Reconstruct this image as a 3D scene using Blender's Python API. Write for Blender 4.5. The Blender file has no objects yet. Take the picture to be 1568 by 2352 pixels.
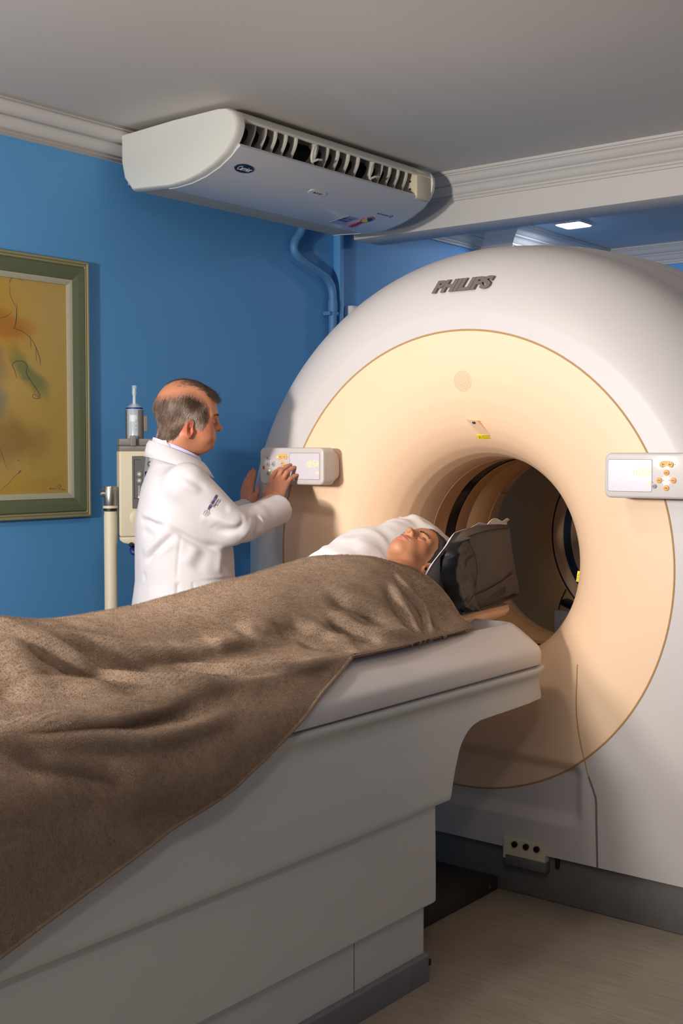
import bpy, bmesh, math, random
import numpy as np
from mathutils import Vector, Matrix
random.seed(4); RNG = np.random.default_rng(4)
SC = bpy.context.scene
COL = SC.collection
PI = math.pi

# ------------------------------------------------------------------ materials
def lin(c):
    c = c / 255.0
    return c / 12.92 if c <= 0.04045 else ((c + 0.055) / 1.055) ** 2.4
def rgb(r, g, b): return (lin(r), lin(g), lin(b), 1.0)

def mat(name, col, rough=0.5, metal=0.0, spec=0.5, bump=None, var=None, coat=0.0, sheen=0.0, sss=0.0, emit=None, trans=0.0, attr=None, alpha=1.0, coatr=0.1):
    """col sRGB 0-255.  bump=(scale, strength, detail); var=(scale, amount) mottles the colour; attr = colour attribute name."""
    m = bpy.data.materials.new(name); m.use_nodes = True
    nt = m.node_tree; b = nt.nodes['Principled BSDF']; L = nt.links
    c = rgb(*col)
    b.inputs['Base Color'].default_value = c
    b.inputs['Roughness'].default_value = rough
    b.inputs['Metallic'].default_value = metal
    b.inputs['Specular IOR Level'].default_value = spec
    b.inputs['Coat Weight'].default_value = coat
    b.inputs['Coat Roughness'].default_value = coatr
    b.inputs['Sheen Weight'].default_value = sheen
    b.inputs['Transmission Weight'].default_value = trans
    b.inputs['Alpha'].default_value = alpha
    if sheen:
        b.inputs['Sheen Roughness'].default_value = 0.45
        b.inputs['Sheen Tint'].default_value = c
    if sss:
        b.inputs['Subsurface Weight'].default_value = sss
        b.inputs['Subsurface Radius'].default_value = (1.0, 0.35, 0.2)
        b.inputs['Subsurface Scale'].default_value = 0.004
    if emit:
        b.inputs['Emission Color'].default_value = rgb(*emit[0]); b.inputs['Emission Strength'].default_value = emit[1]
    tc = nt.nodes.new('ShaderNodeTexCoord')
    src = None
    if attr:
        a = nt.nodes.new('ShaderNodeAttribute'); a.attribute_name = attr
        src = a.outputs['Color']; L.new(src, b.inputs['Base Color'])
    if var:
        n = nt.nodes.new('ShaderNodeTexNoise'); n.inputs['Scale'].default_value = var[0]; n.inputs['Detail'].default_value = 6
        L.new(tc.outputs['Object'], n.inputs['Vector'])
        mr = nt.nodes.new('ShaderNodeMapRange'); mr.inputs['To Min'].default_value = 1 - var[1]; mr.inputs['To Max'].default_value = 1 + var[1]
        mr.inputs['From Min'].default_value = 0.25; mr.inputs['From Max'].default_value = 0.75
        L.new(n.outputs['Fac'], mr.inputs['Value'])
        mx = nt.nodes.new('ShaderNodeMix'); mx.data_type = 'RGBA'; mx.blend_type = 'MULTIPLY'; mx.inputs['Factor'].default_value = 1
        if src is None: mx.inputs['A'].default_value = c
        else: L.new(src, mx.inputs['A'])
        L.new(mr.outputs['Result'], mx.inputs['B']); L.new(mx.outputs['Result'], b.inputs['Base Color'])
    if bump:
        n = nt.nodes.new('ShaderNodeTexNoise'); n.inputs['Scale'].default_value = bump[0]; n.inputs['Detail'].default_value = bump[2] if len(bump) > 2 else 3
        L.new(tc.outputs['Object'], n.inputs['Vector'])
        bp = nt.nodes.new('ShaderNodeBump'); bp.inputs['Strength'].default_value = bump[1]; bp.inputs['Distance'].default_value = 0.002
        L.new(n.outputs['Fac'], bp.inputs['Height']); L.new(bp.outputs['Normal'], b.inputs['Normal'])
    return m

M = {}
M['cover'] = mat('moulded_white_cover', (200, 194, 193), 0.42, bump=(900, 0.12), coat=0.15, coatr=0.35)
M['panel'] = mat('panel_plastic', (192, 184, 182), 0.42, coat=0.1)
M['tan_face'] = mat('tan_face_cover', (236, 196, 134), 0.5)
M['beige'] = mat('beige_cover', (235, 201, 168), 0.45, bump=(700, 0.06), coat=0.1, coatr=0.4)
M['beige_dark'] = mat('tan_trim', (176, 138, 92), 0.5)
M['liner'] = mat('bore_liner', (222, 184, 136), 0.4)
M['smoke'] = mat('smoked_acrylic', (46, 38, 34), 0.12, coat=0.6)
M['couch'] = mat('couch_shell', (204, 203, 202), 0.36, bump=(260, 0.05), coat=0.2, coatr=0.25)
M['couch_top'] = mat('couch_top_cover', (212, 206, 206), 0.35, coat=0.25, coatr=0.25, var=(9, 0.02))
M['base_grey'] = mat('base_grey', (112, 110, 116), 0.55, var=(30, 0.08))
M['skirt_grey'] = mat('skirt_grey', (104, 100, 98), 0.6, var=(25, 0.06))
M['dark'] = mat('dark_plastic', (22, 21, 22), 0.5)
M['black'] = mat('black_void', (6, 6, 7), 0.6)
M['wallblue'] = mat('blue_wall_paint', (92, 158, 214), 0.55, bump=(60, 0.06), var=(1.6, 0.03))
M['bluepipe'] = mat('blue_painted_pipe', (84, 136, 186), 0.5, bump=(80, 0.1))
M['ceil'] = mat('ceiling_paint', (208, 202, 196), 0.8, bump=(40, 0.05), var=(2.2, 0.02))
M['plaster'] = mat('plaster_cornice', (212, 206, 200), 0.65)
M['ac'] = mat('aircon_plastic', (222, 220, 212), 0.35, coat=0.3, coatr=0.15)
M['ac_panel'] = mat('aircon_panel', (212, 210, 212), 0.28, coat=0.4, coatr=0.12)
M['ac_tray'] = mat('aircon_metal_tray', (186, 178, 168), 0.6)
M['louver'] = mat('louver_plastic', (206, 200, 190), 0.5, var=(30, 0.1))
M['steel'] = mat('brushed_steel', (176, 174, 168), 0.32, metal=1.0)
M['inj'] = mat('injector_cream', (214, 203, 178), 0.5)
M['inj_grey'] = mat('injector_grey', (124, 118, 112), 0.5, bump=(400, 0.1))
M['panel_grey'] = mat('keypad_dark_grey', (98, 96, 94), 0.5)
M['panel_light'] = mat('keypad_light_grey', (142, 146, 152), 0.5)
M['navy'] = mat('navy_plastic', (28, 40, 118), 0.4)
M['white'] = mat('white_plastic', (232, 232, 230), 0.45)
M['screen'] = mat('pale_display', (200, 196, 206), 0.25)
M['btn_orange'] = mat('amber_button', (226, 170, 92), 0.45)
M['btn_grey'] = mat('grey_button', (150, 146, 146), 0.45)
M['ink'] = mat('dark_ink', (40, 34, 32), 0.7)
M['digit'] = mat('lit_digit', (255, 226, 120), 0.5, emit=((255, 214, 90), 0.9))
M['ledg'] = mat('lit_indicator', (230, 255, 90), 0.5, emit=((220, 255, 70), 2.0))
M['red'] = mat('red_plastic', (190, 40, 30), 0.5)
M['yellow'] = mat('yellow_label', (240, 214, 20), 0.5)
M['logo_grey'] = mat('grey_letters', (112, 102, 100), 0.5)
M['label_blue'] = mat('label_blue', (64, 78, 150), 0.5)
M['label_pale'] = mat('label_pale_blue', (150, 160, 190), 0.5)
M['label_red'] = mat('label_crimson', (170, 40, 80), 0.5)
M['badge_blue'] = mat('badge_blue', (22, 46, 78), 0.35)
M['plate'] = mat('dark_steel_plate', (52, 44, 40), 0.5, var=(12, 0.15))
M['leather'] = mat('black_leather', (38, 37, 40), 0.42, bump=(160, 0.2, 6), coat=0.1)
M['leather_shiny'] = mat('black_vinyl', (17, 17, 22), 0.30, spec=0.4, bump=(70, 0.2, 5))
M['grey_cloth'] = mat('charcoal_cloth', (84, 77, 72), 0.75, bump=(300, 0.25), var=(14, 0.08))
M['strap'] = mat('brown_grey_webbing', (84, 74, 66), 0.85, bump=(500, 0.4))
M['paper'] = mat('white_paper_sheet', (232, 228, 230), 0.8, bump=(50, 0.1))
M['lamp'] = mat('lit_diffuser', (255, 255, 255), 0.5, emit=((225, 235, 255), 30.0))
M['frame_green'] = mat('green_grey_wood', (96, 104, 74), 0.6, bump=(40, 0.3))
M['frame_gold'] = mat('olive_gilt_moulding', (150, 144, 108), 0.55)
M['frame_liner'] = mat('grey_linen_liner', (176, 172, 150), 0.75)
M['stroke'] = mat('dark_paint_stroke', (70, 72, 92), 0.7)

# ------------------------------------------------------------------ object helpers
def tag(o, label=None, cat=None, group=None, kind=None):
    if label: o['label'] = label
    if cat: o['category'] = cat
    if group: o['group'] = group
    if kind: o['kind'] = kind
    return o

def link(name, me, m, parent=None, smooth=True, angle=35):
    if m is not None:
        for q in (m if isinstance(m, (list, tuple)) else [m]): me.materials.append(q)
    if smooth:
        me.polygons.foreach_set('use_smooth', [True] * len(me.polygons))
        if angle: me.set_sharp_from_angle(angle=math.radians(angle))
    o = bpy.data.objects.new(name, me); COL.objects.link(o)
    if parent is not None:
        o.parent = parent; o.matrix_parent_inverse = world_of(parent).inverted()
    return o

def world_of(o):
    w = o.matrix_basis.copy()
    if o.parent is not None: w = world_of(o.parent) @ o.matrix_parent_inverse @ w
    return w

def meshobj(name, v, f, m, parent=None, smooth=True, angle=35, recalc=False):
    me = bpy.data.meshes.new(name)
    me.from_pydata([tuple(map(float, p)) for p in v], [], [tuple(int(i) for i in q) for q in f]); me.update()
    if recalc:
        bm = bmesh.new(); bm.from_mesh(me); bmesh.ops.recalc_face_normals(bm, faces=bm.faces[:]); bm.to_mesh(me); bm.free()
    return link(name, me, m, parent, smooth, angle)

def bmobj(name, bm, m, parent=None, smooth=True, angle=35):
    bmesh.ops.recalc_face_normals(bm, faces=bm.faces[:])
    me = bpy.data.meshes.new(name); bm.to_mesh(me); bm.free()
    return link(name, me, m, parent, smooth, angle)

def thing(name, loc, label, cat, group=None):
    o = bpy.data.objects.new(name, None); COL.objects.link(o); o.location = loc; o.empty_display_size = 0.05
    return tag(o, label, cat, group)

def frame(x, y, z, o):
    """4x4 from axes + origin"""
    m = Matrix.Identity(4)
    for i, a in enumerate((x, y, z)):
        for j in range(3): m[j][i] = a[j]
    for j in range(3): m[j][3] = o[j]
    return m

def add_box(bm, lo, hi, bev=0.0, seg=2, mtx=None):
    r = bmesh.ops.create_cube(bm, size=1.0)
    vs = r['verts']
    c = [(lo[i] + hi[i]) / 2 for i in range(3)]; s = [hi[i] - lo[i] for i in range(3)]
    for v in vs: v.co = Vector((c[0] + v.co.x * s[0], c[1] + v.co.y * s[1], c[2] + v.co.z * s[2]))
    if bev > 0:
        es = list({e for v in vs for e in v.link_edges})
        g = bmesh.ops.bevel(bm, geom=es, offset=bev, segments=seg, profile=0.5, affect='EDGES')
        vs = list({v for f in g['faces'] for v in f.verts} | {v for v in vs if v.is_valid})
        # bevel returns only new faces; gather the island
        seen = set(vs); st = list(vs)
        while st:
            v = st.pop()
            for e in v.link_edges:
                w = e.other_vert(v)
                if w not in seen: seen.add(w); st.append(w)
        vs = list(seen)
    if mtx is not None:
        for v in vs: v.co = mtx @ v.co
    return vs

def box(name, lo, hi, m, parent=None, bev=0.0, seg=2, mtx=None):
    bm = bmesh.new(); add_box(bm, lo, hi, bev, seg, mtx)
    return bmobj(name, bm, m, parent)

def add_prism(bm, pts, h0, h1, mtx=None, bev=0.0, seg=2):
    """pts 2-D polygon (x,y) extruded in z h0..h1, then mtx"""
    a = [bm.verts.new((p[0], p[1], h0)) for p in pts]
    b = [bm.verts.new((p[0], p[1], h1)) for p in pts]
    n = len(pts)
    bm.faces.new(a[::-1]); top = bm.faces.new(b)
    for i in range(n): bm.faces.new((a[i], a[(i + 1) % n], b[(i + 1) % n], b[i]))
    vs = a + b
    if bev > 0:
        r = bmesh.ops.bevel(bm, geom=list(top.edges), offset=bev, segments=seg, profile=0.5, affect='EDGES')
        seen = set(v for v in vs if v.is_valid) | {v for f in r['faces'] for v in f.verts}
        st = list(seen)
        while st:
            v = st.pop()
            for e in v.link_edges:
                w = e.other_vert(v)
                if w not in seen: seen.add(w); st.append(w)
        vs = list(seen)
    if mtx is not None:
        for v in vs: v.co = mtx @ v.co
    return vs

def prism(name, pts, h0, h1, m, parent=None, mtx=None, bev=0.0, seg=2, angle=35):
    bm = bmesh.new(); add_prism(bm, pts, h0, h1, mtx, bev, seg)
    return bmobj(name, bm, m, parent, angle=angle)

def circle_pts(r, n=24, cx=0, cy=0, ry=None):
    ry = r if ry is None else ry
    return [(cx + r * math.cos(2 * PI * i / n), cy + ry * math.sin(2 * PI * i / n)) for i in range(n)]

def rrect(w, h, r, n=6, cx=0, cy=0):
    out = []
    for qx, qy, a0 in ((1, 1, 0), (-1, 1, 90), (-1, -1, 180), (1, -1, 270)):
        for i in range(n + 1):
            a = math.radians(a0 + 90 * i / n)
            out.append((cx + qx * (w / 2 - r) + r * math.cos(a), cy + qy * (h / 2 - r) + r * math.sin(a)))
    return out

def spline(pts, n=8):
    """Catmull-Rom through points"""
    P = [np.array(p, float) for p in pts]
    P = [2 * P[0] - P[1]] + P + [2 * P[-1] - P[-2]]
    out = []
    for i in range(1, len(P) - 2):
        p0, p1, p2, p3 = P[i - 1:i + 3]
        for k in range(n):
            t = k / n
            out.append(0.5 * (2 * p1 + (p2 - p0) * t + (2 * p0 - 5 * p1 + 4 * p2 - p3) * t * t + (3 * p1 - p0 - 3 * p2 + p3) * t ** 3))
    out.append(P[-2]); return out

def add_tube(bm, path, r, n=12, closed=False, cap=True):
    path = [Vector(tuple(p)) for p in path]; N = len(path)
    rs = r if isinstance(r, (list, tuple, np.ndarray)) else [r] * N
    t0 = (path[1] - path[0]).normalized()
    ref = Vector((0, 0, 1)) if abs(t0.z) < 0.9 else Vector((1, 0, 0))
    u = t0.cross(ref).normalized(); rings = []
    for i in range(N):
        if closed: t = (path[(i + 1) % N] - path[i - 1]).normalized()
        else: t = (path[min(i + 1, N - 1)] - path[max(i - 1, 0)]).normalized()
        u = (u - t * u.dot(t)).normalized(); w = t.cross(u)
        rings.append([bm.verts.new(path[i] + (u * math.cos(2 * PI * k / n) + w * math.sin(2 * PI * k / n)) * rs[i]) for k in range(n)])
    for i in range(N if closed else N - 1):
        a, b = rings[i], rings[(i + 1) % N]
        for k in range(n): bm.faces.new((a[k], a[(k + 1) % n], b[(k + 1) % n], b[k]))
    if cap and not closed:
        bm.faces.new(rings[0][::-1]); bm.faces.new(rings[-1])

def tube(name, path, r, m, parent=None, n=12, closed=False):
    bm = bmesh.new(); add_tube(bm, path, r, n, closed)
    return bmobj(name, bm, m, parent)

def lathe(name, prof, m, parent=None, mtx=None, n=32, cap=True, angle=35):
    """prof = [(r, z)]"""
    bm = bmesh.new(); rings = []
    for r, z in prof:
        if r < 1e-6: rings.append([bm.verts.new((0, 0, z))])
        else: rings.append([bm.verts.new((r * math.cos(2 * PI * k / n), r * math.sin(2 * PI * k / n), z)) for k in range(n)])
    for a, b in zip(rings, rings[1:]):
        for k in range(n):
            q = [a[k % len(a)], a[(k + 1) % len(a)], b[(k + 1) % len(b)], b[k % len(b)]]
            q = [v for i, v in enumerate(q) if v not in q[:i]]
            if len(q) > 2: bm.faces.new(q)
    if cap:
        for rg in (rings[0], rings[-1]):
            if len(rg) > 2: bm.faces.new(rg)
    if mtx is not None:
        for v in bm.verts: v.co = mtx @ v.co
    return bmobj(name, bm, m, parent, angle=angle)

def grid_faces(nu, nv, wrap_u=False, wrap_v=False, flip=False):
    f = []
    for i in range(nu if wrap_u else nu - 1):
        for j in range(nv if wrap_v else nv - 1):
            a, b = i * nv + j, ((i + 1) % nu) * nv + j
            c, d = ((i + 1) % nu) * nv + (j + 1) % nv, i * nv + (j + 1) % nv
            f.append((a, d, c, b) if flip else (a, b, c, d))
    return f

def text_mesh(body, size, extrude=0.0, shear=0.0, offset=0.0, bevel=0.0, space=1.0):
    cu = bpy.data.curves.new('lettering', 'FONT'); cu.body = body; cu.size = size; cu.extrude = extrude; cu.shear = shear
    cu.offset = offset; cu.bevel_depth = bevel; cu.align_x = 'CENTER'; cu.align_y = 'CENTER'; cu.space_character = space; cu.resolution_u = 6
    o = bpy.data.objects.new('lettering', cu); COL.objects.link(o)
    bpy.context.view_layer.update()
    me = bpy.data.meshes.new_from_object(o.evaluated_get(bpy.context.evaluated_depsgraph_get()))
    v = np.array([p.co[:] for p in me.vertices]); f = [tuple(p.vertices) for p in me.polygons]
    bpy.data.objects.remove(o); bpy.data.curves.remove(cu); bpy.data.meshes.remove(me)
    return v, f

def text(name, body, size, m, mtx, parent=None, extrude=0.0006, width=None, **k):
    v, f = text_mesh(body, size, extrude, **k)
    if width: v[:, 0] *= width / (v[:, 0].max() - v[:, 0].min())
    v = [mtx @ Vector(p) for p in v]
    return meshobj(name, v, f, m, parent, smooth=False)

# ------------------------------------------------------------------ camera
CAM_H = 1.478
F_PX = 2797.0
cam = bpy.data.cameras.new('camera'); camo = bpy.data.objects.new('camera', cam); COL.objects.link(camo)
cam.sensor_fit = 'VERTICAL'; cam.sensor_height = 36.0; cam.sensor_width = 24.0; cam.lens = F_PX / 2352 * 36.0
cam.clip_start = 0.05; cam.clip_end = 60
YAW, PITCH = math.radians(38.356), math.radians(2.7837)
fw = Vector((math.cos(YAW) * math.cos(PITCH), math.sin(YAW) * math.cos(PITCH), -math.sin(PITCH)))
rt = Vector((math.sin(YAW), -math.cos(YAW), 0)); up = rt.cross(fw)
camo.matrix_world = frame(rt, up, -fw, (0, 0, CAM_H))
SC.camera = camo

# ------------------------------------------------------------------ room
CEIL = 2.828
def structure(o): o['kind'] = 'structure'; return o
def floor_material():
    m = mat('pale_vinyl_floor', (168, 152, 134), 0.45)
    nt = m.node_tree; L = nt.links; b = nt.nodes['Principled BSDF']
    tc = nt.nodes.new('ShaderNodeTexCoord'); mp = nt.nodes.new('ShaderNodeMapping'); mp.inputs['Scale'].default_value = (60, 3.2, 1)
    mp.inputs['Rotation'].default_value = (0, 0, 0)
    L.new(tc.outputs['Object'], mp.inputs['Vector'])
    n = nt.nodes.new('ShaderNodeTexNoise'); n.inputs['Scale'].default_value = 2.0; n.inputs['Detail'].default_value = 8; n.inputs['Distortion'].default_value = 0.4
    L.new(mp.outputs['Vector'], n.inputs['Vector'])
    n2 = nt.nodes.new('ShaderNodeTexNoise'); n2.inputs['Scale'].default_value = 2.5; n2.inputs['Detail'].default_value = 4
    L.new(tc.outputs['Object'], n2.inputs['Vector'])
    ad = nt.nodes.new('ShaderNodeMath'); ad.operation = 'ADD'; L.new(n.outputs['Fac'], ad.inputs[0]); L.new(n2.outputs['Fac'], ad.inputs[1])
    cr = nt.nodes.new('ShaderNodeValToRGB')
    cr.color_ramp.elements[0].position = 0.55; cr.color_ramp.elements[0].color = rgb(134, 122, 108)
    cr.color_ramp.elements[1].position = 1.35 if False else 1.0; cr.color_ramp.elements[1].color = rgb(164, 152, 137)
    mu = nt.nodes.new('ShaderNodeMath'); mu.operation = 'MULTIPLY'; mu.inputs[1].default_value = 0.75; L.new(ad.outputs[0], mu.inputs[0])
    L.new(mu.outputs[0], cr.inputs['Fac']); L.new(cr.outputs['Color'], b.inputs['Base Color'])
    return m
structure(box('floor', (-2.2, -2.4, -0.1), (7.7, 4.2, 0.0), floor_material()))
structure(box('ceiling', (-2.2, -2.4, CEIL), (7.7, 4.2, CEIL + 0.1), M['ceil']))
structure(box('wall_left', (-2.2, 4.0, 0.0), (6.42, 4.15, CEIL), M['wallblue']))
structure(box('wall_back', (6.42, 3.78, 0.0), (7.65, 4.15, CEIL), M['wallblue']))
structure(box('wall_far', (7.62, -2.4, 0.0), (7.75, 4.15, CEIL), M['wallblue']))
structure(box('ceiling_beam', (5.075, -2.4, 2.588), (5.30, 3.935, CEIL), M['plaster'], bev=0.004))
structure(box('wall_pilaster', (4.985, 3.955, 0.0), (5.02, 4.0, 2.62), M['wallblue'], bev=0.004))

CORN = [(0, 0), (0.125, 0), (0.125, 0.012), (0.116, 0.014), (0.116, 0.020), (0.104, 0.022), (0.096, 0.030), (0.086, 0.044), (0.074, 0.052), (0.066, 0.054), (0.064, 0.062),
        (0.052, 0.066), (0.044, 0.074), (0.036, 0.086), (0.026, 0.094), (0.020, 0.096), (0.020, 0.106), (0.012, 0.108), (0.012, 0.120), (0, 0.120)]
def cornice(name, p0, p1, nrm, m0=0, m1=0, prof=CORN):
    """moulding along p0->p1 under the ceiling; nrm points into the room"""
    bm = bmesh.new(); rings = []
    dx, dy = p1[0] - p0[0], p1[1] - p0[1]; L_ = math.hypot(dx, dy); dx /= L_; dy /= L_
    for p, mt in ((p0, m0), (p1, m1)):                     # mt mitres the end
        rings.append([bm.verts.new((p[0] + nrm[0] * a + dx * mt * a, p[1] + nrm[1] * a + dy * mt * a, CEIL - b)) for a, b in prof])
    n = len(prof)
    for k in range(n): bm.faces.new((rings[0][k], rings[0][(k + 1) % n], rings[1][(k + 1) % n], rings[1][k]))
    bm.faces.new(rings[0]); bm.faces.new(rings[1][::-1])
    return structure(bmobj(name, bm, M['plaster'], angle=50))
cornice('trim_1', (-2.2, 4.0), (5.075, 4.0), (0, -1), 0, -1)
cornice('trim_2', (5.075, -2.4), (5.075, 4.0), (-1, 0), 0, -1)
cornice('trim_3', (5.30, 4.0), (6.42, 4.0), (0, -1), 1, -1)
cornice('trim_4', (6.42, 3.78), (6.42, 4.0), (-1, 0), -1, -1)
cornice('trim_5', (6.42, 3.78), (7.62, 3.78), (0, -1), -1, -1)
cornice('trim_6', (7.62, -2.4), (7.62, 3.78), (-1, 0), 0, -1)
cornice('trim_7', (5.30, -2.4), (5.30, 4.0), (1, 0), 0, -1)

# ------------------------------------------------------------------ ceiling lamp (the lit panel beyond the beam)
def ceiling_lamp(x, y, label):
    t = thing('ceiling_lamp', (x, y, CEIL - 0.012), label, 'lamp')
    bm = bmesh.new(); add_prism(bm, rrect(0.17, 0.17, 0.012), -0.002, 0.012, Matrix.Translation((x, y, CEIL - 0.012)))
    bmobj('lamp_rim', bm, M['white'], t)
    prism('diffuser', rrect(0.150, 0.150, 0.01), -0.006, 0.004, M['lamp'], t, Matrix.Translation((x, y, CEIL - 0.012)))
    return t
ceiling_lamp(6.52, 3.42, 'bright square white ceiling lamp beyond the plaster beam')
# ------------------------------------------------------------------ scanner gantry
GY, GZ = 2.27, 1.11
RING_R = 0.78
RO, CR, KY = 1.097, 0.845, 0.976          # dome: outer radius, inner crease, flattening of the width
def sstep(a, b, x):
    t = np.clip((x - a) / (b - a), 0, 1); return t * t * (3 - 2 * t)
_rr = np.array([0.345, 0.350, 0.356, 0.368, 0.39, 0.42, 0.46, 0.50, 0.55, 0.62, 0.70, 0.78, 1.3])
_xx = np.array([3.86, 3.79, 3.755, 3.70, 3.65, 3.61, 3.575, 3.552, 3.532, 3.515, 3.505, 3.500, 3.497])
_rf = np.linspace(0.345, 1.2, 1200); _xf = np.interp(_rf, _rr, _xx)
for _ in range(3):
    _k = np.ones(25) / 25; _xp = np.pad(_xf, 12, mode='edge'); _xs = np.convolve(_xp, _k, 'valid'); _w = sstep(0.37, 0.42, _rf); _xf = _xs * _w + _xf * (1 - _w)
def scoop(dy, dz):
    """shallow docking recess low on the front"""
    m = sstep(0.488, 0.446, np.abs(dy)) * sstep(-0.625, -0.672, dz) * sstep(-0.845, -0.80, dz)
    return 0.028 * m
def front_x(dy, dz):
    """X of the front cover at (dy, dz) from the bore axis"""
    dy = np.asarray(dy, float); dz = np.asarray(dz, float)
    r = np.hypot(dy, dz)
    x = np.interp(r, _rf, _xf)
    rr_ = np.hypot(dy * KY, dz); low = np.maximum(np.abs(dy) * KY, np.minimum(rr_, CR))
    rho = np.where(dz >= 0, rr_, low)
    q = np.clip((rho - CR) / (RO - CR), 0, 1)
    dome = 3.5 + 0.048 * q + 0.237 * (1 - np.sqrt(np.clip(1 - q * q, 0, 1)))
    xc = np.where(rho <= CR, 3.500, dome)
    x = np.where(r > 0.785, xc, x)
    return x + scoop(dy, dz)
def outer_r(th):
    c, s = np.cos(th), np.sin(th)
    side = RO / KY / np.maximum(np.abs(c), 1e-6); bot = (GZ - 0.158) / np.maximum(-s, 1e-6)
    return np.where(s >= 0, RO / np.hypot(c * KY, s), np.minimum(side, bot))
NT = 720
TH = np.linspace(0, 2 * PI, NT, endpoint=False)
# keep the square lower corners crisp
ac = math.atan2(-(GZ - 0.158), RO / KY)
for a in (ac % (2 * PI), (PI - ac) % (2 * PI)):
    TH[np.argmin(np.abs(TH - a))] = a

scanner = thing('scanner_gantry', (3.9, GY, 0), 'large white ring-shaped scanner with beige front and round bore', 'scanner')
V = []; NR = 64
ro = outer_r(TH)
for i, th in enumerate(TH):
    c, s = math.cos(th), math.sin(th)
    k = np.linspace(0, 1, NR)
    r = RING_R + 0.006 + (ro[i] - RING_R - 0.006) * (1 - (1 - k) ** 1.7)
    x = front_x(r * c, r * s)
    # the lower edge of the front is a plain edge: turn it back
    V += [(3.53, GY + r[0] * c, GZ + r[0] * s)]
    V += [(x[j], GY + r[j] * c, GZ + r[j] * s) for j in range(NR)]
    xb = max(x[-1] + 0.02, 3.80) if s >= -0.55 or abs(c) * 1.0 > 0.76 else x[-1] + 0.04
    V += [(xb, GY + ro[i] * c, GZ + ro[i] * s)]
    tp = 0.024 if s > -0.75 else 0.0
    V += [(3.87, GY + (ro[i] + tp * .6) * c, GZ + (ro[i] + tp * .6 * (s > 0)) * s), (3.965, GY + (ro[i] + tp) * c, GZ + (ro[i] + tp * (s > 0)) * s)]
meshobj('front_cover', V, grid_faces(NT, NR + 4, wrap_u=True), M['cover'], scanner, angle=30, recalc=True)

# beige bore surround
V = []; NB = 90
for th in TH:
    c, s = math.cos(th), math.sin(th)
    r = 0.356 + (RING_R - 0.356) * np.linspace(0, 1, NB) ** 1.6
    x = front_x(r * c, r * s)
    V += [(x[j], GY + r[j] * c, GZ + r[j] * s) for j in range(NB)] + [(3.53, GY + RING_R * c, GZ + RING_R * s)]
ring = meshobj('bore_surround', V, grid_faces(NT, NB + 1, wrap_u=True), M['beige'], scanner, angle=40, recalc=True)

def ring_path(r, x, n=180):
    return [(x, GY + r * math.cos(2 * PI * k / n), GZ + r * math.sin(2 * PI * k / n)) for k in range(n)]
def ring_on_front(r, off=0.0, n=220):
    return [(float(front_x(r * math.cos(a), r * math.sin(a))) + off, GY + r * math.cos(a), GZ + r * math.sin(a)) for a in np.linspace(0, 2 * PI, n, endpoint=False)]
tube('surround_trim', ring_on_front(RING_R + 0.003, 0.002), 0.0042, M['beige_dark'], scanner, n=8, closed=True)

AX = frame((0, 1, 0), (0, 0, 1), (1, 0, 0), (0, GY, GZ))       # lathe axis -> +X
lathe('bore_liner', [(0.356, 3.755), (0.350, 3.80), (0.348, 3.858)], M['beige'], scanner, AX, 120, cap=False)
tube('bore_seam', ring_path(0.3495, 3.86), 0.0022, M['white'], scanner, n=6, closed=True)  # trim seam in white: its highlight is put into the colour
lathe('bore_liner', [(0.350, 3.862), (0.350, 3.955)], M['liner'], scanner, AX, 120, cap=False)
lathe('scan_window', [(0.352, 3.956), (0.352, 4.022)], M['smoke'], scanner, AX, 120, cap=False)
lathe('bore_liner', [(0.350, 4.024), (0.350, 4.10), (0.3505, 4.101), (0.3505, 4.103), (0.350, 4.104), (0.350, 4.26)], M['liner'], scanner, AX, 120, cap=False)
tube('bore_seam', ring_path(0.350, 4.262), 0.002, M['beige_dark'], scanner, n=6, closed=True)
lathe('bore_liner', [(0.350, 4.264), (0.352, 4.30), (0.362, 4.345), (0.385, 4.39), (0.43, 4.43), (0.55, 4.455)], M['liner'], scanner, AX, 120, cap=False)
bm = bmesh.new(); add_prism(bm, [(4.255, -.004), (4.34, -.004), (4.34, .004), (4.255, .004)], 0, 0.004, frame((1, 0, 0), (0, 0, 1), (0, -1, 0), (0, GY + .349 * math.cos(.62), GZ + .349 * math.sin(.62))))
bmobj('liner_clip', bm, M['beige_dark'], scanner)

# rear shell of the gantry
V = []; prof = [(3.975, 0.001), (3.980, -0.001), (4.20, -0.008), (4.38, 0.006), (4.44, 0.05), (4.46, 0.10)]
for i, th in enumerate(TH):
    c, s = math.cos(th), math.sin(th)
    tp = 0.024 if s > -0.75 else 0.0
    V.append((3.975, GY + (ro[i] - 0.05) * c, GZ + (ro[i] - 0.05) * s))
    for x, d in prof: V.append((x, GY + (ro[i] + tp - d) * c, GZ + (ro[i] + tp * (s > 0) - d) * s))
    V.append((4.46, GY + 0.55 * c, GZ + 0.55 * s))
meshobj('rear_cover', V, grid_faces(NT, len(prof) + 2, wrap_u=True), M['cover'], scanner, angle=35, recalc=True)
V = []
for i, th in enumerate(TH):
    c, s = math.cos(th), math.sin(th); r = ro[i] + (0.016 if s > -0.75 else -0.008)
    V += [(3.955, GY + r * c, GZ + (r if s > 0 else ro[i] - .008) * s), (3.985, GY + r * c, GZ + (r if s > 0 else ro[i] - .008) * s)]
meshobj('cover_gasket', V, grid_faces(NT, 2, wrap_u=True), M['dark'], scanner, recalc=True)

# plinth
bm = bmesh.new(); add_box(bm, (3.522, GY - 1.07, 0.0), (4.40, GY + 1.07, 0.158), 0.006)
bmobj('plinth', bm, M['skirt_grey'], scanner)

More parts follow.
